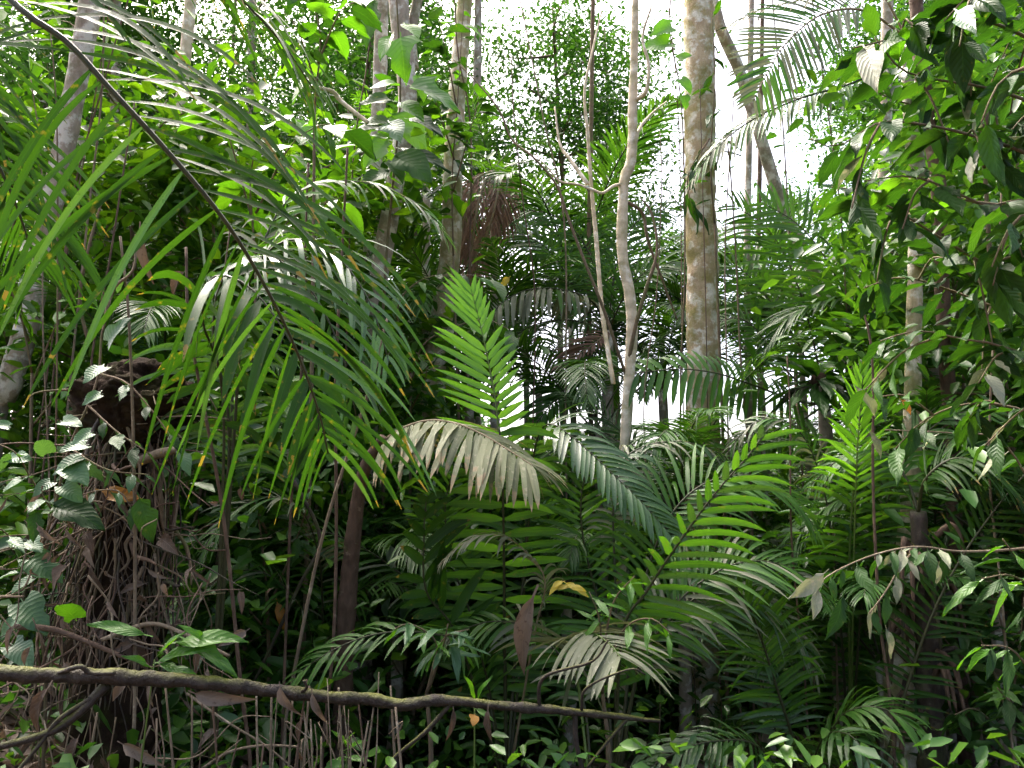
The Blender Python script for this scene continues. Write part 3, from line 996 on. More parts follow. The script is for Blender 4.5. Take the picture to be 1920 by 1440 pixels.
# -- the huge near frond that hangs in from the upper left
PA = palm('tall palm outside the picture whose huge near frond droops in from upper left', -420, 950, 2.6, 'overhanging_palm')
ctop = P(-330, -330, 2.5)
tube('stem', [G(PA), G(PA).lerp(ctop, .5) + Vector((-.1, 0, 0)), ctop], (.11, .10, .09), M['grey_bark'], PA, n=30, sides=12, rough=.1, freq=5)
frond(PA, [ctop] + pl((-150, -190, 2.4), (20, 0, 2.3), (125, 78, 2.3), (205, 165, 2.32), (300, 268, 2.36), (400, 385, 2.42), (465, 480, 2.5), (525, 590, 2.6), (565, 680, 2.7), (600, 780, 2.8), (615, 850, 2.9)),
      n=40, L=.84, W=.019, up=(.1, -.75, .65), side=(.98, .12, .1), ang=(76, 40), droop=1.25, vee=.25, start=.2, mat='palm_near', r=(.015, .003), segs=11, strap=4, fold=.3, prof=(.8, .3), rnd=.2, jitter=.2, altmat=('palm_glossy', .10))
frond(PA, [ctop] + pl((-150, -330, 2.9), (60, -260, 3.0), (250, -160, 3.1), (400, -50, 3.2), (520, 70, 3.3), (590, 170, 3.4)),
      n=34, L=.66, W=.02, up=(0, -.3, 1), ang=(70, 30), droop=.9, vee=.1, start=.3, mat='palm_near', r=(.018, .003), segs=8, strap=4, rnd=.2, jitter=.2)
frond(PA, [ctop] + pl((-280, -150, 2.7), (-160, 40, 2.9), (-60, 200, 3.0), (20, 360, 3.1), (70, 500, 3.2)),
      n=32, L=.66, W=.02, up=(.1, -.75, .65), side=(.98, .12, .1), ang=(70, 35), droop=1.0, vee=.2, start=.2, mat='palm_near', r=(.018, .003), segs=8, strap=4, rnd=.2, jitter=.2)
# lower fronds behind it (narrow shining strips that hang to the right)
PB = palm('palm behind the huge near frond, its narrow shining leaflets hanging to the right', 420, 1000, 4.6)
frond(PB, [G(PB)] + pl((440, 800, 4.5), (455, 600, 4.4), (480, 500, 4.3), (540, 450, 4.2), (620, 470, 4.1), (690, 560, 4.0), (730, 680, 3.95)),
      n=34, L=.62, W=.026, up=(0, -.5, .85), ang=(62, 28), droop=1.3, vee=.05, start=.42, mat='palm_glossy', r=(.016, .003), segs=7, strap=4, rnd=.18)
frond(PB, [G(PB)] + pl((430, 850, 4.5), (400, 640, 4.5), (420, 520, 4.4), (500, 480, 4.3), (580, 540, 4.2), (640, 660, 4.1), (670, 790, 4.1)),
      n=32, L=.6, W=.027, up=(0, -.5, .85), ang=(62, 28), droop=1.3, vee=.05, start=.4, mat='palm_glossy', r=(.016, .003), segs=7, strap=4, rnd=.18, altmat=('palm_near', .4))
frond(PB, [G(PB)] + pl((430, 850, 4.6), (450, 600, 4.8), (520, 400, 5.0), (600, 345, 5.1), (700, 345, 5.1), (790, 390, 5.1), (840, 450, 5.1)),
      n=34, L=.42, W=.026, up=(0, -.4, .9), ang=(64, 30), droop=1.2, vee=.05, start=.48, mat='palm', r=(.014, .003), segs=6, rnd=.15, altmat=('palm_grey', .25))
# dark broad frond above the stump, seen from below
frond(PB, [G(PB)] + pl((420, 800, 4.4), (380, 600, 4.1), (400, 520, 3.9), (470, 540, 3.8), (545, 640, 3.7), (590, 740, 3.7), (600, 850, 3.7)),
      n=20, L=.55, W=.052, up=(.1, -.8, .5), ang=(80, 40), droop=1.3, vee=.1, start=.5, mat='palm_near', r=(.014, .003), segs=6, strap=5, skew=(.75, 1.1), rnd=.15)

# -- centre palm: upright frond with broad level leaflets, bright young tip, glossy arching frond
PC = palm('stemless palm at centre with one tall upright frond and a bright young tip', 950, 1300, 5.2)
frond(PC, [G(PC)] + pl((946, 1180, 5.2), (945, 1050, 5.15), (943, 930, 5.1), (940, 860, 5.1), (936, 800, 5.1)),
      n=19, L=.46, W=.058, up=(0, -1, .12), ang=(86, 78), droop=.22, vee=.02, start=.24, mat='palm', r=(.014, .006), strap=4, fold=.25, rnd=.06, jitter=.05, prof=(.6, .9), altmat=('palm_young', .4))
frond(PC, pl((938, 850, 5.12), (930, 760, 5.15), (918, 690, 5.2), (902, 615, 5.25), (884, 545, 5.3)),
      n=19, L=.37, W=.046, up=(.1, -1, .1), ang=(72, 20), droop=.12, vee=.06, start=.02, mat='palm_young', rm='rachis_green', r=(.006, .003), strap=2.4, rnd=.05, jitter=.06, skew=(1.25, .72), prof=(1, .55), name='young_frond_tip')
frond(PC, [G(PC)] + pl((965, 1250, 5.4), (990, 1000, 5.6), (1003, 840, 5.5), (1030, 795, 5.35), (1085, 830, 5.2), (1150, 890, 5.05), (1210, 950, 4.95), (1262, 1010, 4.9)),
      n=40, L=.36, W=.036, up=(.35, -.75, .55), ang=(72, 40), droop=.8, vee=.25, start=.52, mat='palm_glossy', r=(.014, .003), strap=4, segs=6, rnd=.06, jitter=.07, prof=(.8, .6))
frond(PC, [G(PC)] + pl((975, 1250, 5.6), (982, 1160, 5.7), (985, 1040, 5.75), (988, 950, 5.8), (1000, 900, 5.8)),
      n=22, L=.62, W=.034, up=(0, -1, .15), ang=(80, 60), droop=.55, vee=.05, start=.15, mat='palm', r=(.012, .004), segs=6, rnd=.08, skew=(1.2, .8))
frond(PC, [G(PC)] + pl((860, 1200, 5.1), (800, 1110, 5.0), (795, 1000, 5.0), (800, 930, 5.0)),
      n=15, L=.40, W=.06, up=(.2, -1, .1), ang=(60, 30), droop=.5, vee=.1, start=.3, mat='palm_near', r=(.012, .004), strap=4, rnd=.1, skew=(.6, 1.1))
frond(PC, [G(PC)] + pl((1000, 1200, 5.0), (1022, 1090, 4.9), (985, 1035, 4.85), (950, 1008, 4.8), (905, 1003, 4.75), (860, 1025, 4.7), (825, 1060, 4.65)),
      n=30, L=.22, W=.018, up=(-.1, -.3, 1), ang=(40, 20), droop=1.1, vee=.05, start=.4, mat='palm_grey', rm='rachis_dry', r=(.010, .002), rnd=.15)
frond(PC, [G(PC)] + pl((850, 1180, 5.7), (730, 1060, 5.8), (620, 1000, 5.8), (520, 990, 5.8), (450, 1030, 5.8)),
      n=30, L=.40, W=.022, up=(0, -.5, .85), ang=(60, 30), droop=.7, vee=.05, start=.35, mat='palm', r=(.012, .003), rnd=.15, altmat=('palm_grey', .3))
frond(PC, [G(PC)] + pl((900, 1230, 5.0), (820, 1190, 4.7), (700, 1190, 4.6), (590, 1240, 4.5), (520, 1310, 4.5)),
      n=28, L=.35, W=.026, up=(0, -.4, .9), ang=(60, 30), droop=.8, vee=.05, start=.25, mat='palm', r=(.010, .003), rnd=.15)

PM = palm('low palm left of the brown palm stem with fine grey leaflets hanging left', 600, 1350, 5.9)
frond(PM, [G(PM)] + pl((605, 1150, 5.7), (590, 1010, 5.5), (545, 940, 5.3), (470, 940, 5.2), (400, 1000, 5.1), (360, 1080, 5.1)),
      n=44, L=.42, W=.017, up=(0, -.45, .9), ang=(58, 25), droop=.75, vee=0, start=.4, mat='palm_grey', r=(.012, .003), segs=6, rnd=.15, altmat=('palm', .55))
frond(PM, [G(PM)] + pl((590, 1230, 5.6), (550, 1120, 5.4), (480, 1070, 5.3), (400, 1090, 5.2), (330, 1150, 5.1)),
      n=40, L=.38, W=.018, up=(0, -.45, .9), ang=(60, 28), droop=.7, vee=0, start=.3, mat='palm', r=(.011, .003), rnd=.15, altmat=('palm_grey', .2))
frond(PM, [G(PM)] + pl((620, 1230, 5.8), (650, 1130, 5.8), (720, 1090, 5.7), (790, 1120, 5.6)),
      n=34, L=.36, W=.018, up=(0, -.45, .9), ang=(60, 28), droop=.7, vee=0, start=.3, mat='palm', r=(.011, .003), rnd=.15)

# -- the dusty dried frond held by the brown palm stem
frond(BS, pl((700, 850, 5.35), (740, 812, 5.3), (795, 790, 5.2), (850, 793, 5.05), (905, 815, 4.9), (955, 845, 4.75), (1000, 874, 4.65)),
      n=48, L=.56, W=.036, up=(.25, -.35, .9), ang=(78, 45), droop=.9, vee=-.12, start=.06, mat='palm_dusty', rm='rachis_dry', r=(.014, .004), strap=6, segs=6, skew=(1.0, 1.1), rnd=.14, jitter=.14, fold=.1, prof=(.9, .55))

# -- right of centre: the big raised frond with a shining folded edge
PD = palm('stemless palm right of centre with a big raised frond and silvery folded edge', 1150, 1330, 4.8)
frond(PD, [G(PD)] + pl((1165, 1200, 4.7), (1215, 1105, 4.65), (1285, 1000, 4.55), (1345, 920, 4.5), (1400, 858, 4.45), (1432, 815, 4.45)),
      n=24, L=.46, W=.042, up=(.35, -.9, .3), ang=(72, 30), droop=.55, vee=.06, start=.25, mat='palm', r=(.014, .004), segs=7, strap=3.5, skew=(.40, 1.15), rnd=.07, jitter=.07, prof=(.9, .5), altmat=('palm_glossy', .25))
frond(PD, [G(PD)] + pl((1155, 1150, 5.1), (1150, 960, 5.3), (1165, 870, 5.4), (1210, 836, 5.5), (1275, 828, 5.5), (1340, 845, 5.5), (1390, 880, 5.5)),
      n=34, L=.30, W=.024, up=(0, -.35, .95), ang=(66, 35), droop=1.3, vee=-.1, start=.5, mat='palm_grey', r=(.012, .003), segs=6, rnd=.08, altmat=('palm_glossy', .5))
frond(PD, [G(PD)] + pl((1200, 1250, 4.9), (1270, 1150, 5.0), (1350, 1100, 5.1), (1430, 1120, 5.1), (1490, 1180, 5.1), (1530, 1260, 5.1)),
      n=38, L=.5, W=.022, up=(.1, -.6, .8), ang=(60, 28), droop=.8, vee=.1, start=.3, mat='palm_glossy', r=(.012, .003), segs=6, rnd=.1, altmat=('palm_grey', .3))

frond(PD, [G(PD)] + pl((1190, 1180, 5.0), (1235, 1010, 5.1), (1300, 920, 5.15), (1390, 890, 5.2), (1470, 920, 5.2), (1530, 990, 5.2)),
      n=46, L=.52, W=.026, up=(.1, -.6, .8), ang=(66, 30), droop=.75, vee=.08, start=.3, mat='palm', r=(.013, .003), segs=6, rnd=.1)
frond(PD, [G(PD)] + pl((1130, 1180, 5.2), (1095, 1020, 5.3), (1090, 930, 5.35), (1110, 850, 5.4)),
      n=36, L=.46, W=.028, up=(.1, -1, .2), ang=(76, 45), droop=.45, vee=.05, start=.25, mat='palm', r=(.012, .004), segs=6, rnd=.1, altmat=('palm_young', .2))
frond(PD, [G(PD)] + pl((1200, 1240, 4.8), (1270, 1130, 4.8), (1370, 1060, 4.8), (1470, 1060, 4.8), (1550, 1120, 4.8)),
      n=46, L=.46, W=.024, up=(.1, -.6, .8), ang=(66, 30), droop=.7, vee=.08, start=.3, mat='palm', r=(.012, .003), segs=6, rnd=.1, altmat=('palm_grey', .15))
frond(PC, [G(PC)] + pl((890, 1180, 5.5), (845, 1050, 5.6), (835, 950, 5.6), (850, 880, 5.6)),
      n=34, L=.46, W=.030, up=(0, -1, .2), ang=(76, 45), droop=.45, vee=.05, start=.25, mat='palm', r=(.012, .004), segs=6, rnd=.1, altmat=('palm_young', .15))

# -- low spotted frond facing the camera near the fallen branch
PE = palm('low palm behind the fallen branch with a spotted grey-green frond facing us', 1110, 1420, 4.5)
frond(PE, [G(PE)] + pl((1085, 1290, 4.7), (1070, 1205, 4.6), (1100, 1185, 4.45), (1140, 1205, 4.25), (1165, 1235, 4.1)),
      n=20, L=.50, W=.036, up=(.1, -.4, .9), ang=(88, 35), droop=.75, vee=-.05, start=.5, mat='palm_grey', rm='rachis_green', r=(.010, .004), strap=3.5, segs=7, rnd=.12, prof=(.9, .7))
frond(PE, [G(PE)] + pl((1090, 1300, 4.8), (1010, 1190, 5.0), (930, 1165, 5.0), (850, 1190, 5.0), (790, 1240, 5.0)),
      n=26, L=.34, W=.028, up=(0, -.5, .85), ang=(64, 30), droop=.7, vee=0, start=.3, mat='palm', r=(.010, .003), rnd=.12, altmat=('palm_grey', .3))

# -- low rosette palm, lower right
PF = palm('low rosette palm with dark stalks fanning from the lower right foreground', 1500, 1420, 5.0)
frond(PF, [G(PF)] + pl((1487, 1390, 5.0), (1455, 1285, 5.0), (1428, 1200, 5.0), (1400, 1130, 4.95), (1360, 1090, 4.9), (1310, 1080, 4.85)),
      n=42, L=.40, W=.026, up=(-.3, -.7, .6), ang=(66, 28), droop=.5, vee=.1, start=.25, mat='palm', r=(.013, .003), segs=6, rnd=.08, skew=(1, 1), altmat=('palm_glossy', .4))
frond(PF, [G(PF)] + pl((1445, 1340, 5.2), (1420, 1240, 5.3), (1395, 1160, 5.3), (1360, 1100, 5.3)),
      n=36, L=.34, W=.024, up=(-.3, -.7, .6), ang=(66, 28), droop=.5, vee=.1, start=.25, mat='palm_glossy', r=(.012, .003), segs=6, rnd=.1)
frond(PF, [G(PF)] + pl((1420, 1400, 4.8), (1340, 1390, 4.7), (1270, 1410, 4.6), (1200, 1450, 4.5)),
      n=26, L=.34, W=.026, up=(0, -.4, .9), ang=(62, 28), droop=.9, vee=.05, start=.25, mat='palm_glossy', r=(.011, .003), rnd=.1)
frond(PF, [G(PF)] + pl((1560, 1370, 4.8), (1600, 1330, 4.7), (1660, 1330, 4.6), (1720, 1370, 4.5)),
      n=22, L=.34, W=.03, up=(0, -.4, .9), ang=(62, 28), droop=.9, vee=.05, start=.25, mat='palm', r=(.011, .003), rnd=.1)
frond(PF, [G(PF)] + pl((1540, 1390, 4.6), (1585, 1375, 4.4), (1620, 1410, 4.3), (1640, 1470, 4.2)),
      n=18, L=.30, W=.034, up=(0, -.6, .8), ang=(72, 30), droop=.9, vee=.05, start=.25, mat='palm_glossy', r=(.010, .003), rnd=.1)
PG = palm('small palm at lower right with one upright frond of level backlit leaflets', 1568, 1360, 6.0)
frond(PG, [G(PG)] + pl((1570, 1300, 6.0), (1568, 1200, 6.0), (1566, 1100, 6.0), (1562, 1000, 6.0), (1556, 930, 6.0)),
      n=28, L=.50, W=.036, up=(0, -1, .1), ang=(84, 66), droop=.3, vee=.03, start=.2, mat='palm', rm='rachis_dry', r=(.012, .004), rnd=.06, jitter=.05, prof=(.7, .5), altmat=('palm_young', .25))
frond(PG, [G(PG)] + pl((1600, 1250, 6.2), (1660, 1130, 6.3), (1730, 1060, 6.4), (1800, 1040, 6.4)),
      n=28, L=.42, W=.03, up=(0, -.8, .6), ang=(70, 40), droop=.5, vee=.03, start=.3, mat='palm', r=(.012, .004), rnd=.08)
PH = palm('palm at right with drooping-tipped leaflets and a pale green spear of new leaves', 1590, 1380, 5.8)
frond(PH, [G(PH)] + pl((1592, 1150, 5.6), (1594, 1010, 5.5), (1600, 920, 5.45), (1607, 840, 5.4), (1612, 770, 5.4)),
      n=24, L=.44, W=.032, up=(0, -1, .2), ang=(74, 45), droop=.75, vee=.08, start=.42, mat='palm', rm='rachis_green', r=(.013, .004), segs=6, rnd=.08, altmat=('palm_young', .35))
frond(PH, [G(PH)] + pl((1600, 1100, 5.4), (1606, 880, 5.2), (1612, 780, 5.15), (1618, 700, 5.15)),
      n=16, L=.34, W=.028, up=(0, -1, .1), ang=(60, 15), droop=.15, vee=.08, start=.72, mat='palm_young', rm='rachis_green', r=(.010, .003), rnd=.08, altmat=('palm', .4))
frond(PH, [G(PH)] + pl((1570, 1100, 5.7), (1540, 900, 5.8), (1490, 800, 5.8), (1420, 790, 5.8), (1360, 850, 5.8)),
      n=32, L=.32, W=.022, up=(0, -.5, .85), ang=(62, 30), droop=1.0, vee=.02, start=.5, mat='palm_grey', r=(.012, .003), rnd=.12, altmat=('palm', .5))
frond(PH, [G(PH)] + pl((1620, 1100, 5.7), (1680, 900, 5.7), (1750, 800, 5.6), (1830, 770, 5.5), (1900, 800, 5.4)),
      n=32, L=.40, W=.03, up=(0, -.6, .8), ang=(64, 30), droop=.8, vee=.02, start=.4, mat='palm', r=(.012, .003), rnd=.12)

# -- shaggy dark palm stem with sheath fibres at right
PI = palm('shaggy dark palm stem hung with dead leaf bases, right foreground', 1740, 1420, 5.2, 'shaggy_palm')
itop = P(1722, 960, 5.2)
tube('stem', [G(PI) - Vector((0, 0, .2)), P(1742, 1250, 5.2), P(1732, 1100, 5.2), itop], (.085, .08, .075, .05), M['dark_bark'], PI, n=40, sides=14, rough=.28, freq=9)
for k in range(26):
    a = k * 2.4
    z = R.uniform(.1, .95)
    p = G(PI).lerp(itop, z) + Vector((math.cos(a) * .08, math.sin(a) * .08 - .01, 0))
    q = p + Vector((math.cos(a) * R.uniform(.05, .14), math.sin(a) * .10, R.uniform(-.1, .16)))
    e = q + Vector((math.cos(a) * .06, math.sin(a) * .05, -R.uniform(.2, .5)))
    tube('leaf_sheath', [p, q, e], (.022, .018, .006), M['brown_bark' if k % 3 else 'dark_bark'], PI, n=8, sides=5, rough=.3, freq=14)
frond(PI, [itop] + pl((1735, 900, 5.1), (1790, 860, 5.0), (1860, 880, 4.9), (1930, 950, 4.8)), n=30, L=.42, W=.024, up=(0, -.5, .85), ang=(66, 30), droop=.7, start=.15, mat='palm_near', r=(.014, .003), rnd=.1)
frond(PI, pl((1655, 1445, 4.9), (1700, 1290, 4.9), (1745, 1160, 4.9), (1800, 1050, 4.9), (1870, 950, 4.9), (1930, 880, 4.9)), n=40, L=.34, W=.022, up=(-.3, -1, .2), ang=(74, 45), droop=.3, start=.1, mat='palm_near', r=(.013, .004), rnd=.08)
frond(PI, [itop] + pl((1700, 900, 5.3), (1660, 850, 5.4), (1590, 850, 5.5), (1520, 910, 5.6)), n=30, L=.36, W=.022, up=(0, -.5, .85), ang=(66, 30), droop=.9, start=.15, mat='palm', r=(.012, .003), rnd=.1)

# -- palm behind, right of the lichened trunk: backlit fronds and the level frond crossing the trunk
PJ = palm('tall palm right of the lichened trunk with level frond crossing the trunk', 1560, 1000, 7.4, 'crossing_palm')
jt = P(1545, 760, 7.3)
tube('stem', [G(PJ) - Vector((0, 0, .2)), G(PJ).lerp(jt, .5), jt], (.08, .075, .06), M['grey_bark'], PJ, n=24, sides=10, rough=.12, freq=6)
frond(PJ, [jt] + pl((1490, 750, 7.0), (1400, 718, 6.8), (1340, 699, 6.7), (1270, 692, 6.65), (1190, 700, 6.6)),
      n=24, L=.50, W=.05, up=(0, -.9, .45), ang=(84, 60), droop=.6, vee=-.05, start=.2, mat='palm', r=(.013, .004), strap=4, rnd=.06, jitter=.05, skew=(.9, .62), prof=(.8, .75))
frond(PJ, [jt] + pl((1600, 640, 7.5), (1585, 560, 7.6), (1545, 480, 7.7), (1495, 420, 7.8), (1430, 380, 7.9)),
      n=30, L=.72, W=.045, up=(.2, -1, .1), ang=(74, 40), droop=.35, vee=.05, start=.2, mat='palm', r=(.014, .004), rnd=.08, jitter=.07)
frond(PJ, [jt] + pl((1610, 660, 7.2), (1630, 600, 7.0), (1660, 560, 6.9), (1740, 560, 6.8)),
      n=26, L=.6, W=.045, up=(0, -1, .2), ang=(70, 35), droop=.5, vee=.05, start=.2, mat='palm', r=(.014, .004), rnd=.08)
frond(PJ, [jt] + pl((1500, 650, 7.7), (1440, 560, 7.9), (1380, 500, 8.1), (1330, 520, 8.2)),
      n=30, L=.62, W=.034, up=(-.2, -.8, .5), ang=(70, 35), droop=.5, vee=.05, start=.2, mat='palm', r=(.012, .004), rnd=.1)
frond(PJ, [jt] + pl((1600, 720, 7.0), (1680, 700, 6.8), (1760, 730, 6.6), (1830, 800, 6.4)),
      n=26, L=.5, W=.036, up=(0, -.6, .8), ang=(66, 30), droop=.7, vee=.05, start=.2, mat='palm', r=(.012, .004), rnd=.1)
frond(PJ, [jt] + pl((1500, 790, 7.1), (1450, 810, 7.0), (1400, 860, 7.0), (1370, 930, 7.0)),
      n=24, L=.42, W=.03, up=(0, -.6, .8), ang=(66, 30), droop=.7, vee=.05, start=.2, mat='palm', r=(.012, .004), rnd=.1)

frond(PJ, [jt] + pl((1525, 640, 7.6), (1490, 520, 7.8), (1440, 430, 8.0), (1375, 385, 8.1)), n=40, L=.66, W=.03, up=(-.2, -1, .15), ang=(72, 35), droop=.5, vee=.05, start=.2, mat='palm', r=(.013, .004), rnd=.1)
frond(PJ, [jt] + pl((1580, 620, 7.4), (1620, 500, 7.5), (1680, 420, 7.5), (1760, 390, 7.5)), n=40, L=.6, W=.03, up=(.2, -1, .15), ang=(72, 35), droop=.5, vee=.05, start=.2, mat='palm', r=(.013, .004), rnd=.1)
frond(PJ, [jt] + pl((1470, 690, 7.6), (1410, 610, 7.7), (1360, 600, 7.8), (1310, 650, 7.9)), n=36, L=.5, W=.026, up=(-.1, -.7, .6), ang=(66, 30), droop=.7, vee=.05, start=.2, mat='palm', r=(.012, .004), rnd=.1)

# -- tall palm whose pale fronds hang in at upper right
PK = palm('tall palm at upper right with pale dusty frond arching down over the canopy', 1720, 950, 7.2, 'dusty_palm')
kt = P(1700, 70, 7.0)
tube('stem', [G(PK) - Vector((0, 0, .2)), G(PK).lerp(kt, .5) + Vector((.08, 0, 0)), kt], (.09, .085, .07), M['grey_bark'], PK, n=30, sides=10, rough=.1, freq=6)
frond(PK, [kt] + pl((1620, 20, 6.9), (1540, 28, 6.8), (1475, 80, 6.6), (1440, 135, 6.5), (1412, 190, 6.4)),
      n=36, L=.6, W=.034, up=(.35, -.8, .5), ang=(74, 30), droop=.25, vee=.02, start=.2, mat='palm', rm='rachis_dry', r=(.013, .003), rnd=.07, jitter=.06, segs=6, altmat=('palm_grey', .45))
frond(PK, [kt] + pl((1660, 120, 6.9), (1600, 155, 6.8), (1500, 185, 6.7), (1410, 225, 6.7), (1340, 280, 6.7), (1300, 335, 6.8)),
      n=40, L=.44, W=.03, up=(0, -.6, .8), ang=(64, 30), droop=1.3, vee=.0, start=.12, mat='palm', r=(.014, .004), rnd=.15, altmat=('palm_grey', .3))
frond(PK, [kt] + pl((1640, -30, 7.0), (1580, -30, 7.0), (1500, 0, 7.0), (1420, 20, 7.0), (1370, 50, 7.0)), n=32, L=.4, W=.024, up=(0, -.5, .85), ang=(60, 30), droop=.6, start=.2, mat='palm_dusty', rm='rachis_dry', r=(.012, .003), rnd=.12)
frond(PK, [kt] + pl((1760, 30, 6.9), (1820, 60, 6.8), (1880, 130, 6.7)), n=26, L=.5, W=.03, up=(0, -.5, .85), ang=(62, 30), droop=.7, start=.2, mat='palm', r=(.012, .003), rnd=.12)

for q in ([(925, 320, 9.2), (905, 350, 9.0), (890, 420, 8.9), (880, 520, 8.9), (872, 640, 8.9)], [(925, 320, 9.2), (935, 345, 9.0), (925, 400, 8.9), (905, 470, 8.9), (890, 560, 8.9)],
          [(925, 320, 9.2), (890, 340, 9.1), (872, 400, 9.0), (868, 480, 9.0)], [(925, 320, 9.2), (945, 340, 9.1), (945, 390, 9.0), (935, 440, 9.0)]):
    frond(DS, pl(*q), n=36, L=.42, W=.022, up=(0, -.8, .4), ang=(40, 15), droop=1.5, vee=0, start=.05, mat='dead_palm', rm='rachis_dry', r=(.02, .005), rnd=.3, jitter=.3, segs=4, name='dead_frond')

# -- back centre: pale hanging leaflets, brown dead fan, dead skirt
PL_ = palm('palm behind the centre with a curtain of pale hanging leaflets and a dead brown frond', 1130, 1000, 8.8, 'curtain_palm')
lt = P(1140, 620, 8.8)
tube('stem', [G(PL_) - Vector((0, 0, .2)), G(PL_).lerp(lt, .5), lt], (.08, .075, .06), M['grey_bark'], PL_, n=24, sides=10, rough=.12, freq=6)
frond(PL_, [lt] + pl((1110, 565, 8.5), (1050, 543, 8.3), (985, 545, 8.2), (930, 580, 8.1), (905, 640, 8.1)),
      n=30, L=.50, W=.05, up=(0, -.25, 1), ang=(78, 50), droop=2.2, vee=-.2, start=.18, mat='palm_grey', r=(.014, .004), strap=4, rnd=.1, altmat=('palm', .2))
frond(PL_, [lt] + pl((1120, 640, 8.4), (1085, 665, 8.3), (1055, 690, 8.2)), n=20, L=.42, W=.028, up=(0, -1, .3), ang=(50, 20), droop=.5, start=.05, mat='dead_palm', rm='rachis_dry', r=(.012, .004), rnd=.1, skew=(.3, 1.2), name='dead_frond')
frond(PL_, [lt] + pl((1180, 540, 8.6), (1230, 500, 8.5), (1280, 500, 8.4)), n=26, L=.55, W=.034, up=(0, -.7, .7), ang=(70, 30), droop=.6, start=.1, mat='palm', r=(.012, .004), rnd=.1)
frond(PL_, [lt] + pl((1090, 560, 9.0), (1030, 470, 9.2), (960, 430, 9.4)), n=28, L=.6, W=.036, up=(0, -.9, .4), ang=(70, 30), droop=.5, start=.1, mat='palm', r=(.012, .004), rnd=.1)
frond(PL_, [lt] + pl((1100, 690, 8.6), (1050, 740, 8.4), (1000, 800, 8.3)), n=26, L=.55, W=.036, up=(0, -.8, .6), ang=(70, 30), droop=.5, start=.1, mat='palm', r=(.012, .004), rnd=.1)

frond(PL_, [lt] + pl((1115, 500, 8.9), (1065, 420, 9.0), (990, 395, 9.1), (920, 430, 9.2)), n=44, L=.6, W=.026, up=(0, -.8, .5), ang=(68, 30), droop=.7, start=.12, mat='palm', r=(.012, .004), rnd=.1)
frond(PL_, [lt] + pl((1155, 500, 8.9), (1190, 420, 9.0), (1250, 390, 9.1)), n=38, L=.58, W=.026, up=(0, -.9, .4), ang=(70, 30), droop=.6, start=.12, mat='palm', r=(.012, .004), rnd=.1)
frond(PL_, [lt] + pl((1060, 600, 8.6), (980, 620, 8.5), (920, 690, 8.4)), n=38, L=.55, W=.026, up=(0, -.6, .8), ang=(66, 30), droop=.8, start=.12, mat='palm', r=(.012, .004), rnd=.1)

# ================================================================== broad-leaved plants
# -- big-leaved tree whose branches reach in from the right edge
SR = thing('big_leaved_tree', 'big-leaved tree whose dark leafy branches reach in from the right edge', 'tree', ground(P(2120, 950, 4.0).x, P(2120, 950, 4.0).y))
rtop = P(2080, -250, 4.0)
g0 = Vector(SR.location)
tube('trunk', [g0 - Vector((0, 0, .2)), g0.lerp(rtop, .5) + Vector((.05, 0, 0)), rtop], (.09, .075, .05), M['grey_bark'], SR, n=30, sides=10, rough=.1, freq=5)


def on_r(py):
    z = P(2090, py, 4.0).z
    t = (z - g0.z) / (rtop.z - g0.z)
    return g0.lerp(rtop, t)


rb = [  # path (photo pixels, depth), leaves, length
    (140, [(1960, 90, 3.7), (1850, 40, 3.55), (1750, 40, 3.5), (1660, 75, 3.45), (1600, 90, 3.4)], 17, .27),
    (60, [(1980, 0, 3.5), (1900, -40, 3.4), (1830, -20, 3.3), (1770, 40, 3.25)], 13, .30),
    (300, [(1960, 210, 3.6), (1850, 165, 3.5), (1760, 150, 3.5), (1690, 130, 3.5), (1640, 70, 3.5)], 15, .26),
    (420, [(1960, 310, 3.5), (1840, 260, 3.4), (1740, 235, 3.35), (1650, 230, 3.3), (1570, 275, 3.3), (1520, 260, 3.3)], 19, .26),
    (560, [(1960, 395, 3.5), (1850, 385, 3.4), (1770, 350, 3.35), (1700, 330, 3.3), (1620, 340, 3.3)], 17, .26),
    (640, [(1960, 520, 3.6), (1860, 500, 3.5), (1770, 450, 3.5), (1690, 400, 3.5), (1610, 360, 3.5), (1560, 350, 3.5)], 18, .24),
    (760, [(1960, 620, 3.7), (1860, 575, 3.7), (1770, 540, 3.7), (1690, 520, 3.7), (1620, 540, 3.7)], 17, .24),
    (860, [(1960, 700, 3.5), (1880, 650, 3.4), (1800, 635, 3.4), (1720, 620, 3.4), (1650, 640, 3.4)], 15, .25),
    (930, [(1960, 800, 3.8), (1880, 760, 3.8), (1800, 760, 3.8), (1730, 790, 3.8), (1680, 840, 3.8)], 15, .22),
    (250, [(1990, 160, 3.2), (1920, 130, 3.0), (1870, 160, 2.95), (1840, 230, 2.9)], 9, .27),
    (480, [(2000, 420, 3.2), (1930, 400, 3.0), (1890, 430, 2.95), (1860, 500, 2.9)], 9, .26)]
SQ = thing('broad_leaved_tree', 'second big-leaved tree at the right edge, its boughs below mid height', 'tree', ground(P(2160, 950, 4.3).x, P(2160, 950, 4.3).y))
q0 = Vector(SQ.location)
tube('trunk', [q0 - Vector((0, 0, .2)), q0.lerp(P(2130, 500, 4.2), .5) + Vector((.05, 0, 0)), P(2120, 500, 4.2), P(2100, 250, 4.1)], (.06, .05, .04, .03), M['grey_bark'], SQ, n=26, sides=10, rough=.1, freq=5)
SR0 = SR
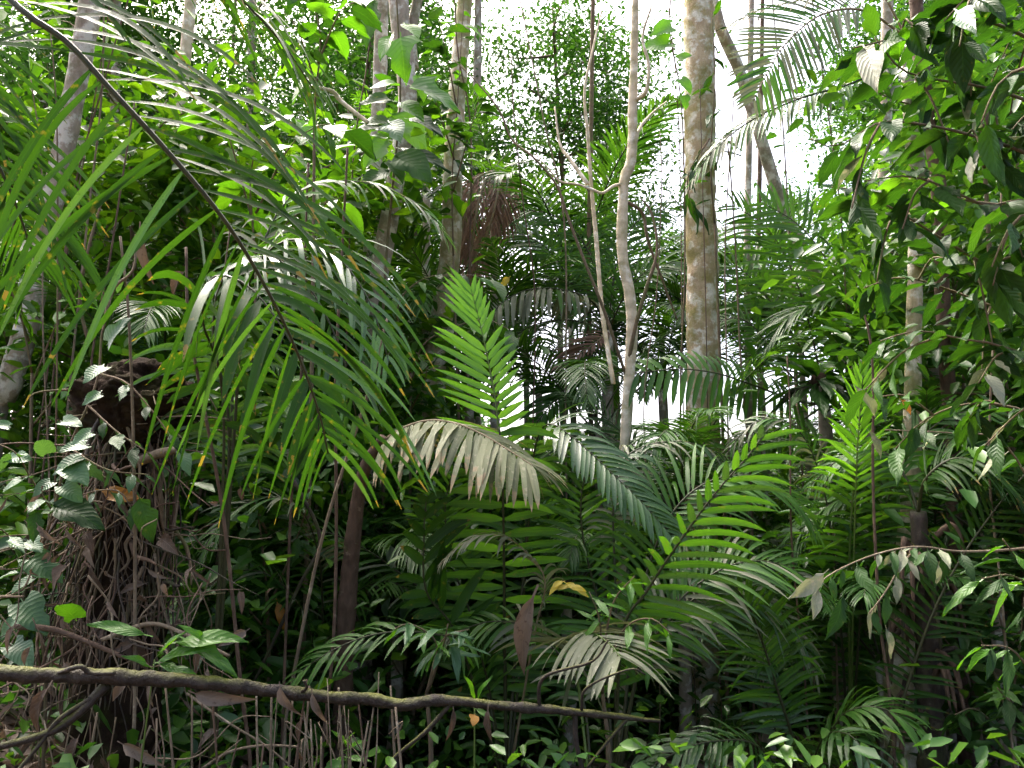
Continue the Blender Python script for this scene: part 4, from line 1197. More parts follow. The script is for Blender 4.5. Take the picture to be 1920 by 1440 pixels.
for bi, (py, q, n, ln) in enumerate(rb):
    SR = SQ if 5 <= bi <= 8 else SR0
    n = int(n * 1.45)
    ln *= .95
    leafy_branch(SR, [on_r(py + 60)] + pl(*q), n, ln, 'ellip', 'broad', (.016, .010, .006, .003), .30, .38, .98, 'vine_bark', mats=(R.choice(('broad_bright', 'broad_pale', 'broad_wet')), .07), spread=.95, facing=(0, .55, 1))
    # side twigs
    c = spline([on_r(py + 60)] + pl(*q), 20)
    for k in (8, 12, 16):
        a = c[k]
        e = a + Vector((R.uniform(-.35, .1), R.uniform(-.35, .2), R.uniform(-.45, .12)))
        leafy_branch(SR, [a, a.lerp(e, .5) + Vector((0, 0, .05)), e], 6, ln * .85, 'ellip', 'broad', (.006, .003), .2, .45, .95, 'vine_bark', name='twig', mats=('broad_pale', .06), facing=(0, .5, 1))

SL = thing('drooping_sapling', 'sapling at lower right with drooping grey-spotted leaves on a bare pale twig', 'sapling', ground(P(2030, 950, 4.6).x, P(2030, 950, 4.6).y))
tube('trunk', [Vector(SL.location) - Vector((0, 0, .1)), P(2020, 1150, 4.5), P(1990, 1015, 4.4)], (.03, .025, .018), M['twig'], SL, n=14, sides=8)
leafy_branch(SL, pl((1990, 1018, 4.4), (1900, 1030, 4.3), (1800, 1034, 4.2), (1720, 1025, 4.1), (1640, 1040, 4.0), (1560, 1075, 3.9), (1520, 1110, 3.85)), 22, .16, 'ellip', 'broad', (.009, .006, .003), .42, 1.1, .9, 'twig', mats=('broad_pale', .25))
leafy_branch(SL, pl((1720, 1025, 4.1), (1690, 1060, 4.0), (1660, 1110, 3.95), (1630, 1150, 3.9)), 7, .16, 'ellip', 'broad', (.006, .003), .2, 1.4, .9, 'twig', name='twig', mats=('broad_pale', .5))
leafy_branch(SL, pl((2000, 1050, 4.4), (1960, 960, 4.2), (1880, 830, 4.1), (1780, 812, 4.0), (1660, 806, 3.9)), 8, .17, 'ellip', 'broad', (.010, .005, .003), .4, .8, 1.0, 'twig', mats=('broad_pale', .3))
for (b, t, m) in (((1662, 1180, 3.9), (1680, 1235, 3.85), 'broad_pale'), ((1580, 1120, 3.8), (1572, 1200, 3.7), 'broad'), ((1545, 1075, 3.85), (1490, 1130, 3.8), 'broad_pale'), ((1640, 780, 3.9), (1628, 720, 3.85), 'broad_pale'), ((1630, 810, 3.9), (1665, 850, 3.85), 'broad_pale'), ((1760, 1060, 4), (1758, 1105, 4), 'broad_pale')):
    put_leaf(SL, P(*b), P(*t), (.3, -1, .3), 'ellip', m, .95)

# -- climber with large lobed leaves at the top
CL = thing('lobed_climber', 'climber with large bright lobed leaves on the pinkish trunk at the top', 'climber', ground(P(745, 950, 7.0).x, P(745, 950, 7.0).y))
tube('stem', [Vector(CL.location), P(715, 760, 7.1), P(722, 520, 7.1), P(738, 330, 7.1), P(750, 200, 7.1), P(748, 90, 7.1), P(742, -30, 7.1)], (.018, .016, .012, .008), M['vine_bark'], CL, n=40, sides=6, rough=.1)
for (bx, by, tx, ty, kd, m) in ((752, 72, 756, 135, 'lobed', 'broad_bright'), (735, 66, 708, 98, 'ovate', 'broad_bright'), (770, 160, 858, 186, 'lobed', 'broad_bright'), (782, 140, 800, 178, 'ovate', 'broad_bright'),
                                (748, 192, 796, 212, 'ovate', 'broad_bright'), (768, 224, 828, 232, 'ovate', 'broad'), (745, 238, 690, 216, 'ovate', 'broad'), (725, 262, 690, 300, 'ovate', 'broad_bright'), (728, 300, 752, 330, 'ovate', 'broad'),
                                (752, 280, 830, 300, 'ellip', 'broad'), (730, 230, 745, 250, 'ovate', 'broad_wet'), (760, 45, 785, 60, 'ovate', 'broad_bright'), (770, 60, 790, 40, 'ovate', 'broad_bright'), (718, 50, 690, 40, 'lobed', 'broad_bright'),
                                (700, 0, 690, 60, 'ellip', 'broad'), (740, 240, 655, 232, 'ellip', 'broad'), (738, 255, 660, 270, 'ellip', 'broad_bright'), (735, 215, 800, 262, 'ovate', 'broad_bright'), (742, 290, 800, 320, 'ovate', 'broad'),
                                (730, 320, 680, 340, 'ovate', 'broad'), (735, 190, 680, 180, 'ovate', 'broad'), (750, 160, 700, 150, 'ovate', 'broad_bright')):
    d = 6.8 + R.uniform(-.35, .25)
    put_leaf(CL, P(bx, by, d), P(bx + (tx - bx) * 1.1, by + (ty - by) * 1.1, d - R.uniform(0, .25)), (R.uniform(-.4, .4), -.8, .7), kd, m, 1.15)

# -- two round leaves hanging against the canopy, and other identifiable sprays
RV = thing('round_leaf_vine', 'thin vine with two round leaves hanging left of the lichened trunk', 'vine', ground(P(1282, 950, 7.3).x, P(1282, 950, 7.3).y))
tube('stem', [Vector(RV.location), P(1276, 800, 7.2), P(1284, 500, 7.2), P(1278, 200, 7.2), P(1256, 60, 7.1), P(1262, -60, 7.1)], (.012, .010, .008, .006), M['vine_bark'], RV, n=36, sides=6)
for (bx, by, tx, ty) in ((1258, 50, 1222, 58), (1254, 80, 1208, 86), (1282, 180, 1290, 200), (1276, 150, 1300, 170), (1272, 110, 1296, 100)):
    put_leaf(RV, P(bx, by, 7.0), P(tx, ty, 6.95), (.2, -1, .3), 'heart', 'broad_bright', 1.0)

for (nm, lab, base, paths, n, ln, kd, m, alt, st) in (
        ('leafy_climber', 'dark-leaved climber clinging to the top of the lichened trunk', (1345, 950, 7.3), [[(1340, 420, 7.35), (1332, 300, 7.3), (1340, 160, 7.3), (1335, 20, 7.3)], [(1330, 260, 7.35), (1290, 330, 7.2), (1300, 400, 7.2)]], 15, .26, 'lance', 'broad', ('broad_bright', .15), .1),
        ('trunk_climber', 'leafy climber covering the upper part of the mossy trunk', (870, 950, 7.9), [[(850, 480, 7.9), (848, 330, 7.9), (858, 190, 7.9), (866, 60, 7.9), (872, -30, 7.9)], [(850, 360, 7.9), (880, 250, 7.7), (900, 180, 7.6)], [(852, 300, 7.9), (820, 200, 7.7), (800, 150, 7.6)], [(856, 200, 7.9), (835, 90, 7.7), (820, 30, 7.6)]], 16, .24, 'ovate', 'broad_bright', ('broad', .6), .1),
        ('spray_shrub', 'tall sapling with broad green leaves spread before the sunlit slim trunk', (470, 1000, 6.6), [[(480, 500, 6.5), (470, 330, 6.4), (500, 240, 6.3), (560, 210, 6.2)], [(475, 420, 6.5), (430, 260, 6.4), (400, 200, 6.3), (350, 170, 6.2)], [(480, 400, 6.5), (540, 280, 6.3), (600, 235, 6.2), (640, 240, 6.1)], [(475, 480, 6.5), (560, 400, 6.3), (640, 370, 6.2)]], 13, .30, 'ovate', 'broad_bright', ('broad', .35), .2),
        ('leafy_vine', 'glossy-leaved vine crossing the mossy trunk at mid height', (760, 1000, 7.0), [[(770, 700, 7.0), (745, 580, 6.8), (790, 525, 6.7), (850, 515, 6.6), (930, 520, 6.5)], [(770, 720, 7.0), (800, 640, 6.7), (900, 600, 6.4), (960, 620, 6.3)], [(760, 760, 7.0), (720, 700, 6.7), (740, 640, 6.6)], [(765, 780, 7), (800, 700, 6.6), (780, 660, 6.5)]], 12, .27, 'ellip', 'broad', ('broad_bright', .25), .2),
        ('edge_sapling', 'bright-leaved sapling beneath the huge frond at the left edge', (60, 1000, 6.0), [[(60, 700, 6.0), (40, 560, 5.9), (70, 470, 5.8)], [(60, 720, 6.0), (110, 600, 5.9), (150, 540, 5.8)], [(55, 640, 6), (10, 520, 5.8), (-30, 480, 5.7)], [(60, 800, 6), (130, 720, 5.8), (200, 700, 5.7)]], 12, .22, 'ellip', 'broad_bright', ('broad', .3), .15),
        ('top_sapling', 'sapling with hanging pale-green leaves at the top edge left of centre', (580, 950, 6.0), [[(590, 200, 6.0), (600, 60, 6.0), (570, -10, 5.9), (510, 0, 5.8)], [(595, 120, 6.0), (640, 20, 5.9), (690, 0, 5.8)], [(592, 160, 6), (560, 60, 5.8), (530, 20, 5.7)]], 10, .25, 'ovate', 'broad_bright', ('broad', .5), .2),
        ('shade_shrub', 'shrub with pointed leaves between the stump and the brown palm stem', (500, 1330, 5.6), [[(500, 1100, 5.5), (480, 950, 5.4), (440, 860, 5.3)], [(500, 1150, 5.5), (560, 1000, 5.4), (590, 900, 5.3)], [(500, 1000, 5.5), (420, 800, 5.3), (380, 720, 5.3)], [(500, 1180, 5.5), (420, 1100, 5.3), (360, 1080, 5.2)]], 13, .19, 'ellip', 'broad', ('broad_wet', .3), .2),
        ('low_shrub', 'low shrub with glossy pointed leaves left of the hanging dead leaf', (800, 1360, 4.6), [[(800, 1300, 4.6), (820, 1210, 4.5), (770, 1170, 4.4), (740, 1180, 4.35)], [(800, 1300, 4.6), (830, 1200, 4.5), (880, 1180, 4.4)], [(805, 1290, 4.6), (830, 1215, 4.4), (840, 1170, 4.3)]], 6, .21, 'lance', 'broad_wet', ('broad_bright', .3), .5),
        ('seedling_tree', 'bright green seedling with a yellow top behind the spotted frond', (1130, 1400, 4.5), [[(1130, 1300, 4.5), (1125, 1170, 4.4), (1105, 1110, 4.35)], [(1130, 1270, 4.5), (1170, 1180, 4.4), (1220, 1160, 4.3), (1260, 1190, 4.25)], [(1130, 1230, 4.5), (1150, 1130, 4.4), (1190, 1080, 4.35)], [(1128, 1250, 4.5), (1160, 1210, 4.3), (1210, 1220, 4.2)]], 6, .22, 'lance', 'broad_bright', None, .45),
        ('edge_shrub', 'dense dark shrub filling the bottom right corner', (1890, 1420, 5.0), [[(1890, 1350, 5.0), (1860, 1250, 4.9), (1830, 1180, 4.9)], [(1890, 1350, 5.0), (1910, 1230, 4.9), (1920, 1120, 4.8)], [(1885, 1380, 5.0), (1830, 1330, 4.9), (1790, 1340, 4.8)], [(1890, 1300, 5.0), (1880, 1180, 4.9), (1850, 1090, 4.8)], [(1890, 1390, 4.9), (1900, 1330, 4.7), (1870, 1290, 4.6)]], 15, .17, 'ellip', 'broad', ('broad_bright', .15), .1),
        ('right_sapling', 'sapling with long bright leaves at the right edge below the bare twig', (1960, 1400, 4.2), [[(1960, 1250, 4.2), (1950, 1130, 4.1), (1900, 1080, 4.0), (1840, 1085, 3.9)], [(1960, 1200, 4.2), (1940, 1100, 4.1), (1880, 1010, 4.0)], [(1960, 1300, 4.2), (1900, 1220, 4.1), (1840, 1210, 4)]], 8, .24, 'lance', 'broad_bright', ('broad', .5), .3),
        ('fern_shrub', 'small-leaved green shrub just right of the foot of the lichened trunk', (1455, 1400, 6.4), [[(1455, 1330, 6.4), (1440, 1250, 6.3), (1415, 1200, 6.2)], [(1455, 1330, 6.4), (1480, 1250, 6.3), (1510, 1220, 6.2)], [(1455, 1360, 6.4), (1460, 1280, 6.2), (1465, 1210, 6.2)], [(1455, 1370, 6.4), (1400, 1340, 6.1), (1360, 1350, 6)]], 10, .19, 'ellip', 'broad', ('broad_bright', .4), .2)):
    b0 = P(*base)
    o = thing(nm, lab, 'shrub' if 'shrub' in nm else ('climber' if 'climb' in nm or 'vine' in nm else 'sapling'), ground(b0.x, b0.y))
    gp = Vector(o.location)
    j = P(*paths[0][0])
    tube('stem', [gp - Vector((0, 0, .1)), gp.lerp(j, .5) + Vector((.03, 0, 0)), j], (.02, .016, .011), M['vine_bark'], o, n=16, sides=7, rough=.1)
    for q in paths:
        leafy_branch(o, pl(*q), n, ln, kd, m, (.010, .006, .003), st, .6, 1.0, 'vine_bark', mats=alt)
    if nm == 'seedling_tree':
        for k in range(6):
            b = P(1050 + k * 6, 1095 - R.uniform(-4, 5), 4.35)
            put_leaf(o, b, b + Vector((R.uniform(-.09, .12), -.03, R.uniform(-.05, .03))), (0, -.8, .6), 'lance', 'yellow_leaf', 1.5)

# -- climber of wet, heart-shaped leaves over the stump
HC = thing('heart_leaf_climber', 'climber with wet heart-shaped leaves hanging at left beside the dark stump', 'climber', ground(P(95, 1300, 4.2).x, P(95, 1300, 4.2).y))
tube('stem', [Vector(HC.location)] + pl((85, 1250, 4.2), (60, 1100, 4.2), (100, 960, 4.2), (130, 840, 4.2), (165, 760, 4.2), (185, 700, 4.25), (192, 620, 4.3), (212, 580, 4.3), (240, 540, 4.35)), (.012, .010, .008, .005), M['vine_bark'], HC, n=50, sides=6, rough=.15, freq=12)
for (bx, by, tx, ty, m) in ((205, 640, 228, 590, 'broad_wet'), (196, 690, 150, 708, 'broad_wet'), (188, 740, 150, 752, 'broad_wet'), (170, 812, 130, 828, 'broad_wet'), (160, 835, 110, 842, 'broad_wet'), (150, 860, 95, 880, 'broad_wet'), (130, 870, 152, 905, 'broad_wet'),
                            (228, 540, 232, 505, 'broad_wet'), (60, 1048, 112, 1092, 'broad_wet'), (60, 1085, 18, 1108, 'broad_wet'), (45, 1130, 85, 1175, 'broad_wet'), (30, 1165, -8, 1195, 'broad_wet'), (25, 1210, 62, 1232, 'broad_wet'), (95, 905, 60, 925, 'broad_wet'), (120, 910, 150, 935, 'broad_wet'),
                            (55, 1015, 75, 1025, 'broad_wet'), (100, 945, 190, 975, 'broad'), (70, 960, 65, 1010, 'broad'), (262, 935, 290, 1010, 'broad'), (140, 1160, 112, 1125, 'broad_bright'), (118, 790, 150, 790, 'broad_wet'), (20, 860, 55, 850, 'broad_wet'), (40, 900, 5, 915, 'broad_wet'), (15, 800, -20, 790, 'broad_wet'), (90, 850, 70, 820, 'broad_wet')):
    d = R.uniform(3.9, 4.1)
    put_leaf(HC, P(bx, by, d), P(tx, ty, d - R.uniform(.02, .1)), (R.uniform(-.35, .35), -.7, .75), 'heart' if m != 'broad' else 'ovate', m, .9)
for q in ([(100, 960, 4.2), (60, 900, 4.1), (30, 850, 4.0), (-10, 830, 4)], [(130, 840, 4.2), (200, 880, 4.1), (280, 890, 4.05)], [(95, 980, 4.2), (150, 930, 4.1), (220, 920, 4.0), (250, 960, 4)], [(60, 1100, 4.2), (20, 1010, 4.1), (-20, 980, 4)], [(185, 700, 4.25), (240, 720, 4.15), (300, 790, 4.1), (340, 850, 4.1)], [(165, 760, 4.2), (220, 810, 4.1), (280, 850, 4.05)]):
    leafy_branch(HC, pl(*q), 7, .15, 'ellip', 'broad_wet', (.006, .003), .15, .6, 1.1, 'vine_bark', mats=('broad', .5))

# seedlings by the fallen branch
for (lab, bx, by, d, lv) in (
        ('seedling with long narrow leaves standing up above the fallen branch', 250, 1300, 3.6, [((300, 1225), (335, 1180)), ((300, 1240), (375, 1195)), ((330, 1205), (455, 1180)), ((350, 1200), (452, 1243)), ((300, 1245), (360, 1262)), ((280, 1250), (240, 1220)), ((270, 1190), (165, 1160)), ((385, 1205), (355, 1162))]),
        ('seedling with two square-cut green leaves behind the fallen branch', 890, 1400, 3.9, [((890, 1310), (880, 1270)), ((895, 1312), (905, 1272)), ((893, 1330), (925, 1345))]),
        ('tiny pale seedling under the fallen branch left of centre', 650, 1440, 3.9, [((650, 1400), (635, 1370)), ((650, 1405), (680, 1385)), ((650, 1425), (620, 1420)), ((652, 1420), (690, 1425)), ((650, 1395), (655, 1365))])):
    b0 = P(bx, 1440, d)
    o = thing('seedling', lab, 'seedling', ground(b0.x, b0.y))
    mid = P(bx + (lv[0][0][0] - bx) * .8, lv[0][0][1] + 12, d)
    tube('stem', [Vector(o.location), Vector(o.location).lerp(mid, .6), mid], (.007, .005, .003), M['rachis_green'], o, n=10, sides=6)
    for (b, t) in lv:
        put_leaf(o, P(b[0], b[1], d), P(t[0], t[1], d - .06), (R.uniform(-.3, .3), -.6, .8), 'lance', 'broad_bright', 1.1)

# -- epiphyte clump perched by the crossing palm
EP = thing('perched_epiphyte', 'dark nest-like epiphyte with strap leaves perched right of the lichened trunk', 'epiphyte', P(1535, 715, 6.4))
e0 = Vector(EP.location)
v, f = tube_data(spline([e0 - Vector((0, 0, .12)), e0, e0 + Vector((0, 0, .08))], 10), [.02, .05, .07, .08, .09, .09, .08, .07, .05, .02], 12, .5, 12)
link('root_ball', mesh_from('root_ball', [q - e0 for q in v], f, M['stump']), EP)
for k in range(30):
    a = k * 2.4
    d = Vector((math.cos(a), math.sin(a) * .8, R.uniform(-.45, .9)))
    put_leaf(EP, e0 + d * .08, e0 + d.normalized() * R.uniform(.35, .6) + Vector((0, 0, -.03)), (0, -.2, 1), 'lance', 'broad', 1.1)
for k in range(26):
    a = R.uniform(0, 6.28)
    q = e0 + Vector((math.cos(a) * .10, math.sin(a) * .08, -.05))
    tube('root', [q, q + Vector((math.cos(a) * .15, math.sin(a) * .1, -.04)), q + Vector((math.cos(a) * .2, math.sin(a) * .12, -R.uniform(.1, .3)))], (.005, .003), M['dark_bark'], EP, n=7, sides=4)

# ================================================================== rotten stump hung with roots
ST = thing('rotten_stump', 'dark rotten stump with a rounded overhanging top draped in roots', 'stump', ground(P(250, 1200, 4.7).x, P(250, 1200, 4.7).y))
s0 = Vector(ST.location)
zt = P(262, 690, 4.7).z
ax = P(262, 760, 4.7)


def stump_part(name, prof, mat, rough, seed, sides=40, rings=46):
    """prof: list of (height above the ground foot, radius, dx)"""
    hs = [p[0] for p in prof]
    v, f = [], []
    for i in range(rings):
        t = i / (rings - 1)
        z = hs[0] + (hs[-1] - hs[0]) * t
        r = np.interp(z, hs, [p[1] for p in prof])
        dx = np.interp(z, hs, [p[2] for p in prof])
        for k in range(sides):
            a = 2 * math.pi * k / sides
            q = Vector((math.cos(a) * r, math.sin(a) * r, z))
            n1 = noise.noise(q * 5 + Vector((seed, 0, 0))) + .6 * noise.noise(q * 13 + Vector((seed, 5, 0))) + .35 * noise.noise(Vector((a * 3, z * 1.5, seed)) * 2) + .4 * noise.noise(q * 34 + Vector((seed, 2, 0)))
            rr = r * (1 + rough * n1)
            v.append(Vector((ax.x - s0.x + dx + math.cos(a) * rr, ax.y - s0.y + math.sin(a) * rr, z + .04 * n1 * min(1, r * 5))))
    for i in range(rings - 1):
        for k in range(sides):
            a, b = i * sides + k, i * sides + (k + 1) % sides
            f.append((a, b, b + sides, a + sides))
    f.append(tuple(range((rings - 1) * sides, rings * sides)))
    return link(name, mesh_from(name, v, f, M[mat]), ST)


H = zt - s0.z
stump_part('core', [(-.2, .26, -.02), (H - .9, .17, -.03), (H - .45, .16, 0), (H - .3, .17, 0)], 'stump', .35, 2.0)
stump_part('rounded_top', [(H - .50, .05, .02), (H - .46, .22, .03), (H - .36, .31, .02), (H - .22, .345, .02), (H - .10, .30, .01), (H - .02, .21, .0), (H + .06, .05, 0)], 'stump', .30, 7.0, 72, 80)
for k in range(280):
    a = R.uniform(math.pi * .95, math.pi * 2.1)
    z = H - R.uniform(.12, 1.5)
    r = R.uniform(.18, .30) + .22 * max(0, H - .5 - z) * R.random()
    q = Vector((ax.x + math.cos(a) * r * .85, ax.y + math.sin(a) * r * .85, s0.z + z))
    pts = [q]
    ln = R.uniform(.25, .9)
    dd = Vector((R.uniform(-.3, .3), R.uniform(-.3, .05), -1))
    if R.random() < .25:
        dd = Vector((R.uniform(-1, 1), R.uniform(-.6, 0), R.uniform(-.5, .1)))
    for i in range(4):
        q = q + dd * ln / 4 + Vector((R.uniform(-.05, .05), R.uniform(-.04, .04), R.uniform(-.03, .03)))
        pts.append(q)
    rd = R.uniform(.003, .008) * (2 if R.random() < .12 else 1)
    tube('root', pts, (rd, rd * .8, rd * .4), M[R.choice(('vine_bark', 'twig', 'brown_bark', 'dark_bark'))], ST, n=14, sides=5, rough=.2, freq=20)
tube('broken_branch', pl((250, 870, 4.4), (300, 850, 4.35), (335, 842, 4.3)), (.03, .028, .02), M['twig'], ST, n=14, sides=8, rough=.2, freq=12)

# ================================================================== fallen branch
FB = thing('fallen_branch', 'long mossy fallen branch lying across the bottom of the view', 'branch', P(400, 1282, 3.6))
tube('wood', pl((-70, 1250, 3.35), (0, 1262, 3.35), (90, 1266, 3.4), (180, 1268, 3.4), (270, 1272, 3.45), (370, 1278, 3.5), (450, 1287, 3.55), (530, 1298, 3.6), (620, 1306, 3.65), (700, 1313, 3.7), (760, 1321, 3.7), (820, 1313, 3.75), (900, 1319, 3.8), (1000, 1328, 3.85), (1090, 1336, 3.9), (1170, 1345, 3.95), (1238, 1352, 4.0)),
     (.034, .033, .032, .035, .029, .031, .029, .028, .029, .026, .022, .024, .020, .017, .009), M['log_bark'], FB, n=320, sides=20, rough=.30, freq=13)
for q, r in (([(200, 1283, 3.42), (160, 1325, 3.35), (110, 1365, 3.3), (40, 1390, 3.25), (-40, 1408, 3.2)], (.024, .02, .017, .013)),
             ([(170, 1310, 3.36), (110, 1350, 3.3), (75, 1395, 3.26), (30, 1450, 3.2)], (.012, .010, .008)),
             ([(110, 1262, 3.38), (150, 1250, 3.36), (170, 1262, 3.38), (215, 1262, 3.38)], (.010, .012, .009)),
             ([(846, 1318, 3.76), (800, 1370, 3.72), (740, 1420, 3.7), (700, 1470, 3.7)], (.012, .009, .006)),
             ([(1010, 1330, 3.86), (1020, 1270, 3.84), (1110, 1240, 3.82), (1140, 1200, 3.8)], (.010, .008, .005)),
             ([(1078, 1338, 3.9), (1082, 1400, 3.88), (1100, 1470, 3.86)], (.014, .012, .010)),
             ([(1175, 1348, 3.95), (1140, 1390, 3.9), (1100, 1440, 3.85)], (.010, .008, .006)),
             ([(560, 1300, 3.62), (575, 1290, 3.58), (570, 1276, 3.56)], (.010, .008, .006)),
             ([(1090, 1334, 3.9), (1100, 1290, 3.88), (1180, 1255, 3.86), (1210, 1265, 3.86)], (.008, .006, .004))):
    tube('side_branch', pl(*q), r, M['log_bark'], FB, n=22, sides=8, rough=.15, freq=14)

# ================================================================== lianas, dry stalks, dead leaves
lianas = [
    (95, 420, 100, 1010, 4.6), (78, 500, 88, 940, 5.0), (250, 870, 262, 1240, 4.1), (405, 860, 470, 1290, 4.3), (425, 780, 420, 1240, 4.8), (620, 960, 540, 1260, 4.6), (1318, 400, 1330, 900, 6.9), (1366, 420, 1362, 640, 7.0), (1380, 500, 1390, 660, 7.0),
    (215, 60, 130, 380, 6.4), (190, 40, 160, 420, 6.5), (165, 200, 100, 560, 6.4), (1540, 120, 1580, 420, 7.5), (690, 60, 660, 300, 7.4), (205, 520, 180, 700, 5.2), (1228, 520, 1212, 760, 6.3), (560, 640, 545, 900, 5.2), (640, 620, 628, 1000, 5.0),
    (1250, 20, 1270, 330, 7.8), (1000, 120, 1060, 420, 8.0), (860, 60, 880, 260, 8.2), (1870, 560, 1860, 880, 5.0), (1490, 1000, 1500, 1250, 5.2), (1640, 900, 1650, 1150, 5.0), (980, 330, 1000, 560, 8.0), (1450, 60, 1470, 330, 8.2)]
for k, (x0, y0, x1, y1, d) in enumerate(lianas):
    a, b = P(x0, y0, d), P(x1, y1, d)
    g = ground(b.x, b.y)
    top = a + (a - b).normalized() * 1.2
    o = thing('liana', '%sthin brown hanging liana %s' % where((x0 + x1) / 2, d), 'liana', g, 'thin hanging lianas')
    pts = [g]
    for t in (0.1, .3, .5, .7, .9, 1.0):
        base = g.lerp(b, t * 2) if t < .5 else b.lerp(top, (t - .5) * 2)
        pts.append(base + Vector((R.uniform(-.04, .04), R.uniform(-.04, .04), 0)))
    r = R.uniform(.005, .011)
    tube('stem', pts, (r, r, r * .9, r * .7), M[R.choice(('vine_bark', 'twig', 'brown_bark'))], o, n=40, sides=6, rough=.15, freq=14)
for (q, lab, r, m) in (
        ([(205, 560), (196, 600), (215, 540), (250, 505), (255, 440)], 'pale curved vine arching above the dark stump', .008, 'twig'),
        ([(690, 230), (640, 190), (620, 170), (560, 160)], 'mossy crooked bough left of the lobed climber', .02, 'pale_bark'),
        ([(165, 640), (150, 560), (165, 470), (190, 380)], 'thick vine twisting up beside the leaning trunk', .013, 'vine_bark'),
        ([(190, 1200), (280, 1170), (350, 1190), (430, 1230)], 'grey dead stick slanting above the fallen branch', .012, 'twig'),
        ([(30, 1175), (100, 1180), (180, 1210), (240, 1235)], 'brown dead stick resting by the wet heart-shaped leaves', .016, 'brown_bark'),
        ([(1920, 390), (1800, 372), (1740, 335)], 'bare brown twig among the big leaves at right', .008, 'vine_bark'),
        ([(380, 1440), (430, 1410), (490, 1398), (560, 1400)], 'pale arched dry stem near the bottom edge', .008, 'twig'),
        ([(350, 1300), (420, 1350), (500, 1400), (560, 1450)], 'thin dry stem slanting under the fallen branch', .007, 'twig'),
        ([(550, 900), (600, 1010), (560, 1100), (500, 1230), (470, 1290)], 'black bent stem left of the brown palm stem', .014, 'dark_bark')):
    d = {'mossy': 6.8, 'thick': 6.0, 'black': 5.2}.get(lab.split()[0], 4.0)
    w = [P(x, y, d + R.uniform(-.05, .05)) for x, y in q]
    o = thing('vine' if 'vine' in lab or 'bough' in lab else 'dead_stick', lab, 'vine' if 'vine' in lab else 'stick', w[-1])
    tube('stem', w, (r, r * .9, r * .7), M[m], o, n=30, sides=7, rough=.2, freq=12)

for k in range(34):
    px = R.choice((R.uniform(470, 760), R.uniform(20, 460), R.uniform(560, 720)))
    d = R.uniform(3.5, 3.95)
    a = P(px, 1275 + R.uniform(-15, 120), d)
    g = ground(a.x + R.uniform(-.12, .12), a.y + R.uniform(-.1, .1))
    o = thing('dry_stalk', 'thin dry brown stalk hanging or leaning under the fallen branch', 'stalk', g, 'dry stalks under the fallen branch')
    r = R.uniform(.003, .008)
    tube('stem', [g, g.lerp(a, .5) + Vector((R.uniform(-.04, .04), 0, 0)), a], (r, r, r * .7), M[R.choice(('twig', 'brown_bark', 'twig'))], o, n=10, sides=5, rough=.2, freq=18)
    if k % 2 == 0:
        b = P(px + R.uniform(-12, 12), R.uniform(1300, 1400), d - .05)
        tube('side_twig', [g.lerp(a, .7), g.lerp(a, .8) + Vector((R.uniform(-.08, .08), -.05, .02)), b], (r * .7, r * .4), M['twig'], o, n=8, sides=4)

for k in range(60):
    px, py = R.uniform(-10, 430), R.uniform(960, 1430)
    d = R.uniform(3.7, 4.4)
    a = P(px, py, d)
    ln = R.uniform(.2, .6)
    e = a + Vector((R.uniform(-.7, .7), R.uniform(-.2, .2), R.uniform(-1, .6))).normalized() * ln
    o = thing('dead_twig', 'thin dry dead twig in the brown tangle at lower left', 'twig', a, 'dead twigs tangled around the stump')
    r = R.uniform(.0025, .006)
    tube('stem', [a, a.lerp(e, .35) + rvec(.05), a.lerp(e, .7) + rvec(.05), e], (r, r * .9, r * .5), M[R.choice(('twig', 'twig', 'brown_bark', 'vine_bark'))], o, n=14, sides=5, rough=.2, freq=20)

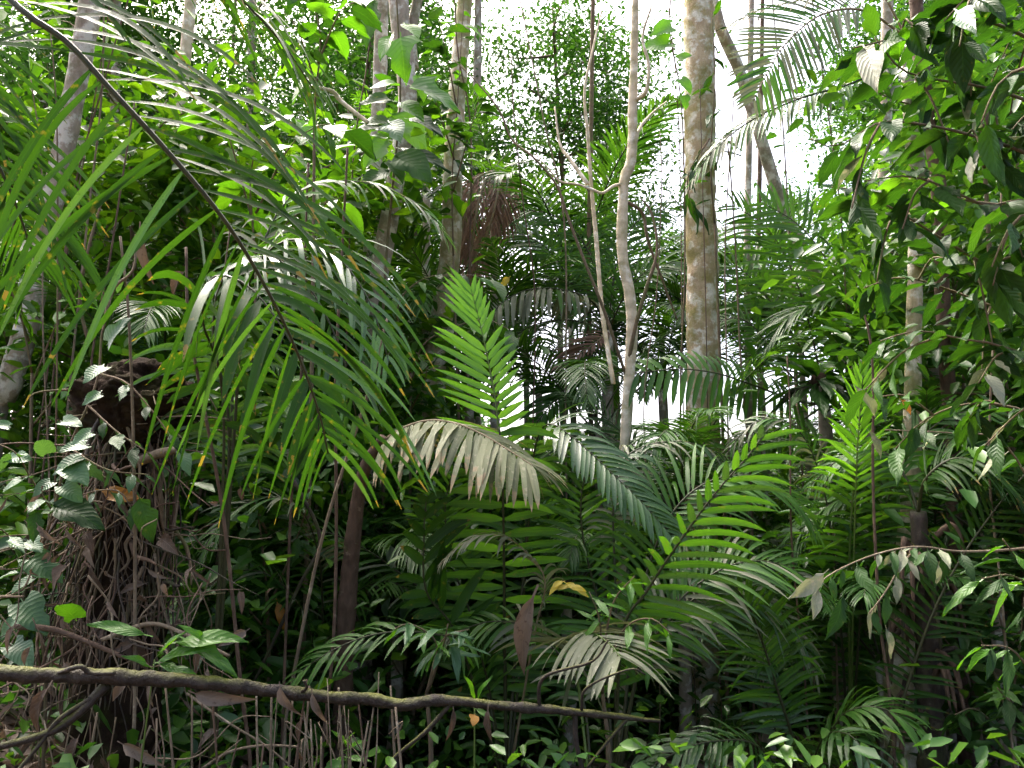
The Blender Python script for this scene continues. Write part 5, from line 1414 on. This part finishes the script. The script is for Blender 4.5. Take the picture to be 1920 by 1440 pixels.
# the conspicuous dead leaves, one by one
for (b, t, d, kd, wf, m, lab) in (
        ((1000, 1118), (940, 1260), 4.2, 'lance', 1.25, 'dead_leaf', 'large curled brown dead leaf hanging at the centre'),
        ((90, 1290), (25, 1385), 3.3, 'ellip', 1.2, 'dead_leaf', 'big brown dead leaf under the fallen branch at the left edge'),
        ((525, 1288), (530, 1352), 3.55, 'ellip', 1.2, 'dead_leaf', 'holed pale dead leaf folded over the fallen branch'),
        ((585, 1300), (590, 1365), 3.6, 'lance', 1.3, 'dead_leaf', 'narrow brown dead leaf hooked on the fallen branch beside the holed one'),
        ((365, 1300), (440, 1335), 3.5, 'ellip', 1.1, 'dead_leaf', 'veined crumpled dead leaf just below the fallen branch'),
        ((230, 1395), (290, 1430), 3.6, 'ellip', 1.0, 'dead_leaf', 'dark crumpled dead leaf near the bottom edge at left'),
        ((300, 1010), (325, 1020), 4.1, 'ovate', 1.6, 'dead_leaf', 'small brown dead leaf beside the stump below a green leaf'),
        ((240, 1190), (270, 1250), 4.1, 'ovate', 1.1, 'dead_leaf', 'pale tan dead leaf caught in roots above the fallen branch'),
        ((275, 1160), (285, 1215), 4.1, 'lance', 1.3, 'dead_leaf', 'curled tan dead leaf caught in roots of the stump'),
        ((170, 1060), (178, 1110), 4.2, 'lance', 1.2, 'dead_leaf', 'grey-brown dead leaf hanging on the stump roots'),
        ((190, 920), (258, 938), 4.12, 'ellip', 1.0, 'orange_leaf', 'orange dying leaf in front of the stump'),
        ((890, 1340), (885, 1355), 3.75, 'ovate', 1.6, 'orange_leaf', 'small orange leaf under the fallen branch'),
        ((915, 1330), (910, 1395), 3.75, 'lance', 1.3, 'dead_leaf', 'red-brown dead leaf dangling under the fallen branch at centre'),
        ((850, 1330), (855, 1390), 3.75, 'lance', 1.1, 'dead_leaf', 'dark red-brown dead leaf dangling left of the orange leaf'),
        ((1690, 750), (1715, 770), 4.2, 'ellip', 1.3, 'orange_leaf', 'yellow and brown dying leaf among the foliage at right'),
        ((1845, 205), (1850, 240), 3.3, 'lance', 1.3, 'dead_leaf', 'reddish dead leaf among the big leaves at upper right'),
        ((520, 1130), (535, 1180), 5.2, 'lance', 1.4, 'orange_leaf', 'orange-yellow leaf hanging on the black bent stem'),
        ((262, 430), (255, 520), 5.8, 'lance', 1.2, 'dead_leaf', 'long red-brown dead leaf hanging above the stump'),
        ((345, 510), (310, 545), 5.6, 'ovate', 1.0, 'dead_leaf', 'rusty dead leaf behind the drooping frond above the stump'),
        ((955, 520), (935, 535), 7.6, 'ellip', 1.3, 'yellow_leaf', 'small yellow leaf beside the mossy trunk'),
        ((540, 850), (545, 890), 5.2, 'lance', 1.3, 'dead_leaf', 'brown curled leaf hanging below the drooping frond')):
    B, T = P(b[0], b[1], d), P(t[0], t[1], d - .05)
    o = put_leaf(None, B, T, (R.uniform(-.4, .4), -1, .3), kd, m, wf, name='dead_leaf')
    tag(o, lab, 'leaf')
for k in range(95):
    px, py = R.gauss(190, 150), R.uniform(890, 1440)
    if px < -20:
        px = -px
    d = R.uniform(3.7, 4.5)
    B = P(px, py, d)
    T = B + Vector((R.uniform(-.1, .1), R.uniform(-.1, .05), -R.uniform(.02, .12)))
    o = put_leaf(None, B, T, (R.uniform(-1, 1), -1, R.uniform(-.2, 1)), R.choice(('ellip', 'ovate', 'lance')), 'dead_leaf', R.uniform(.8, 1.3), name='dead_leaf')
    tag(o, 'curled brown dead leaf caught in the tangle around the stump', 'leaf', 'dead leaves caught around the stump')
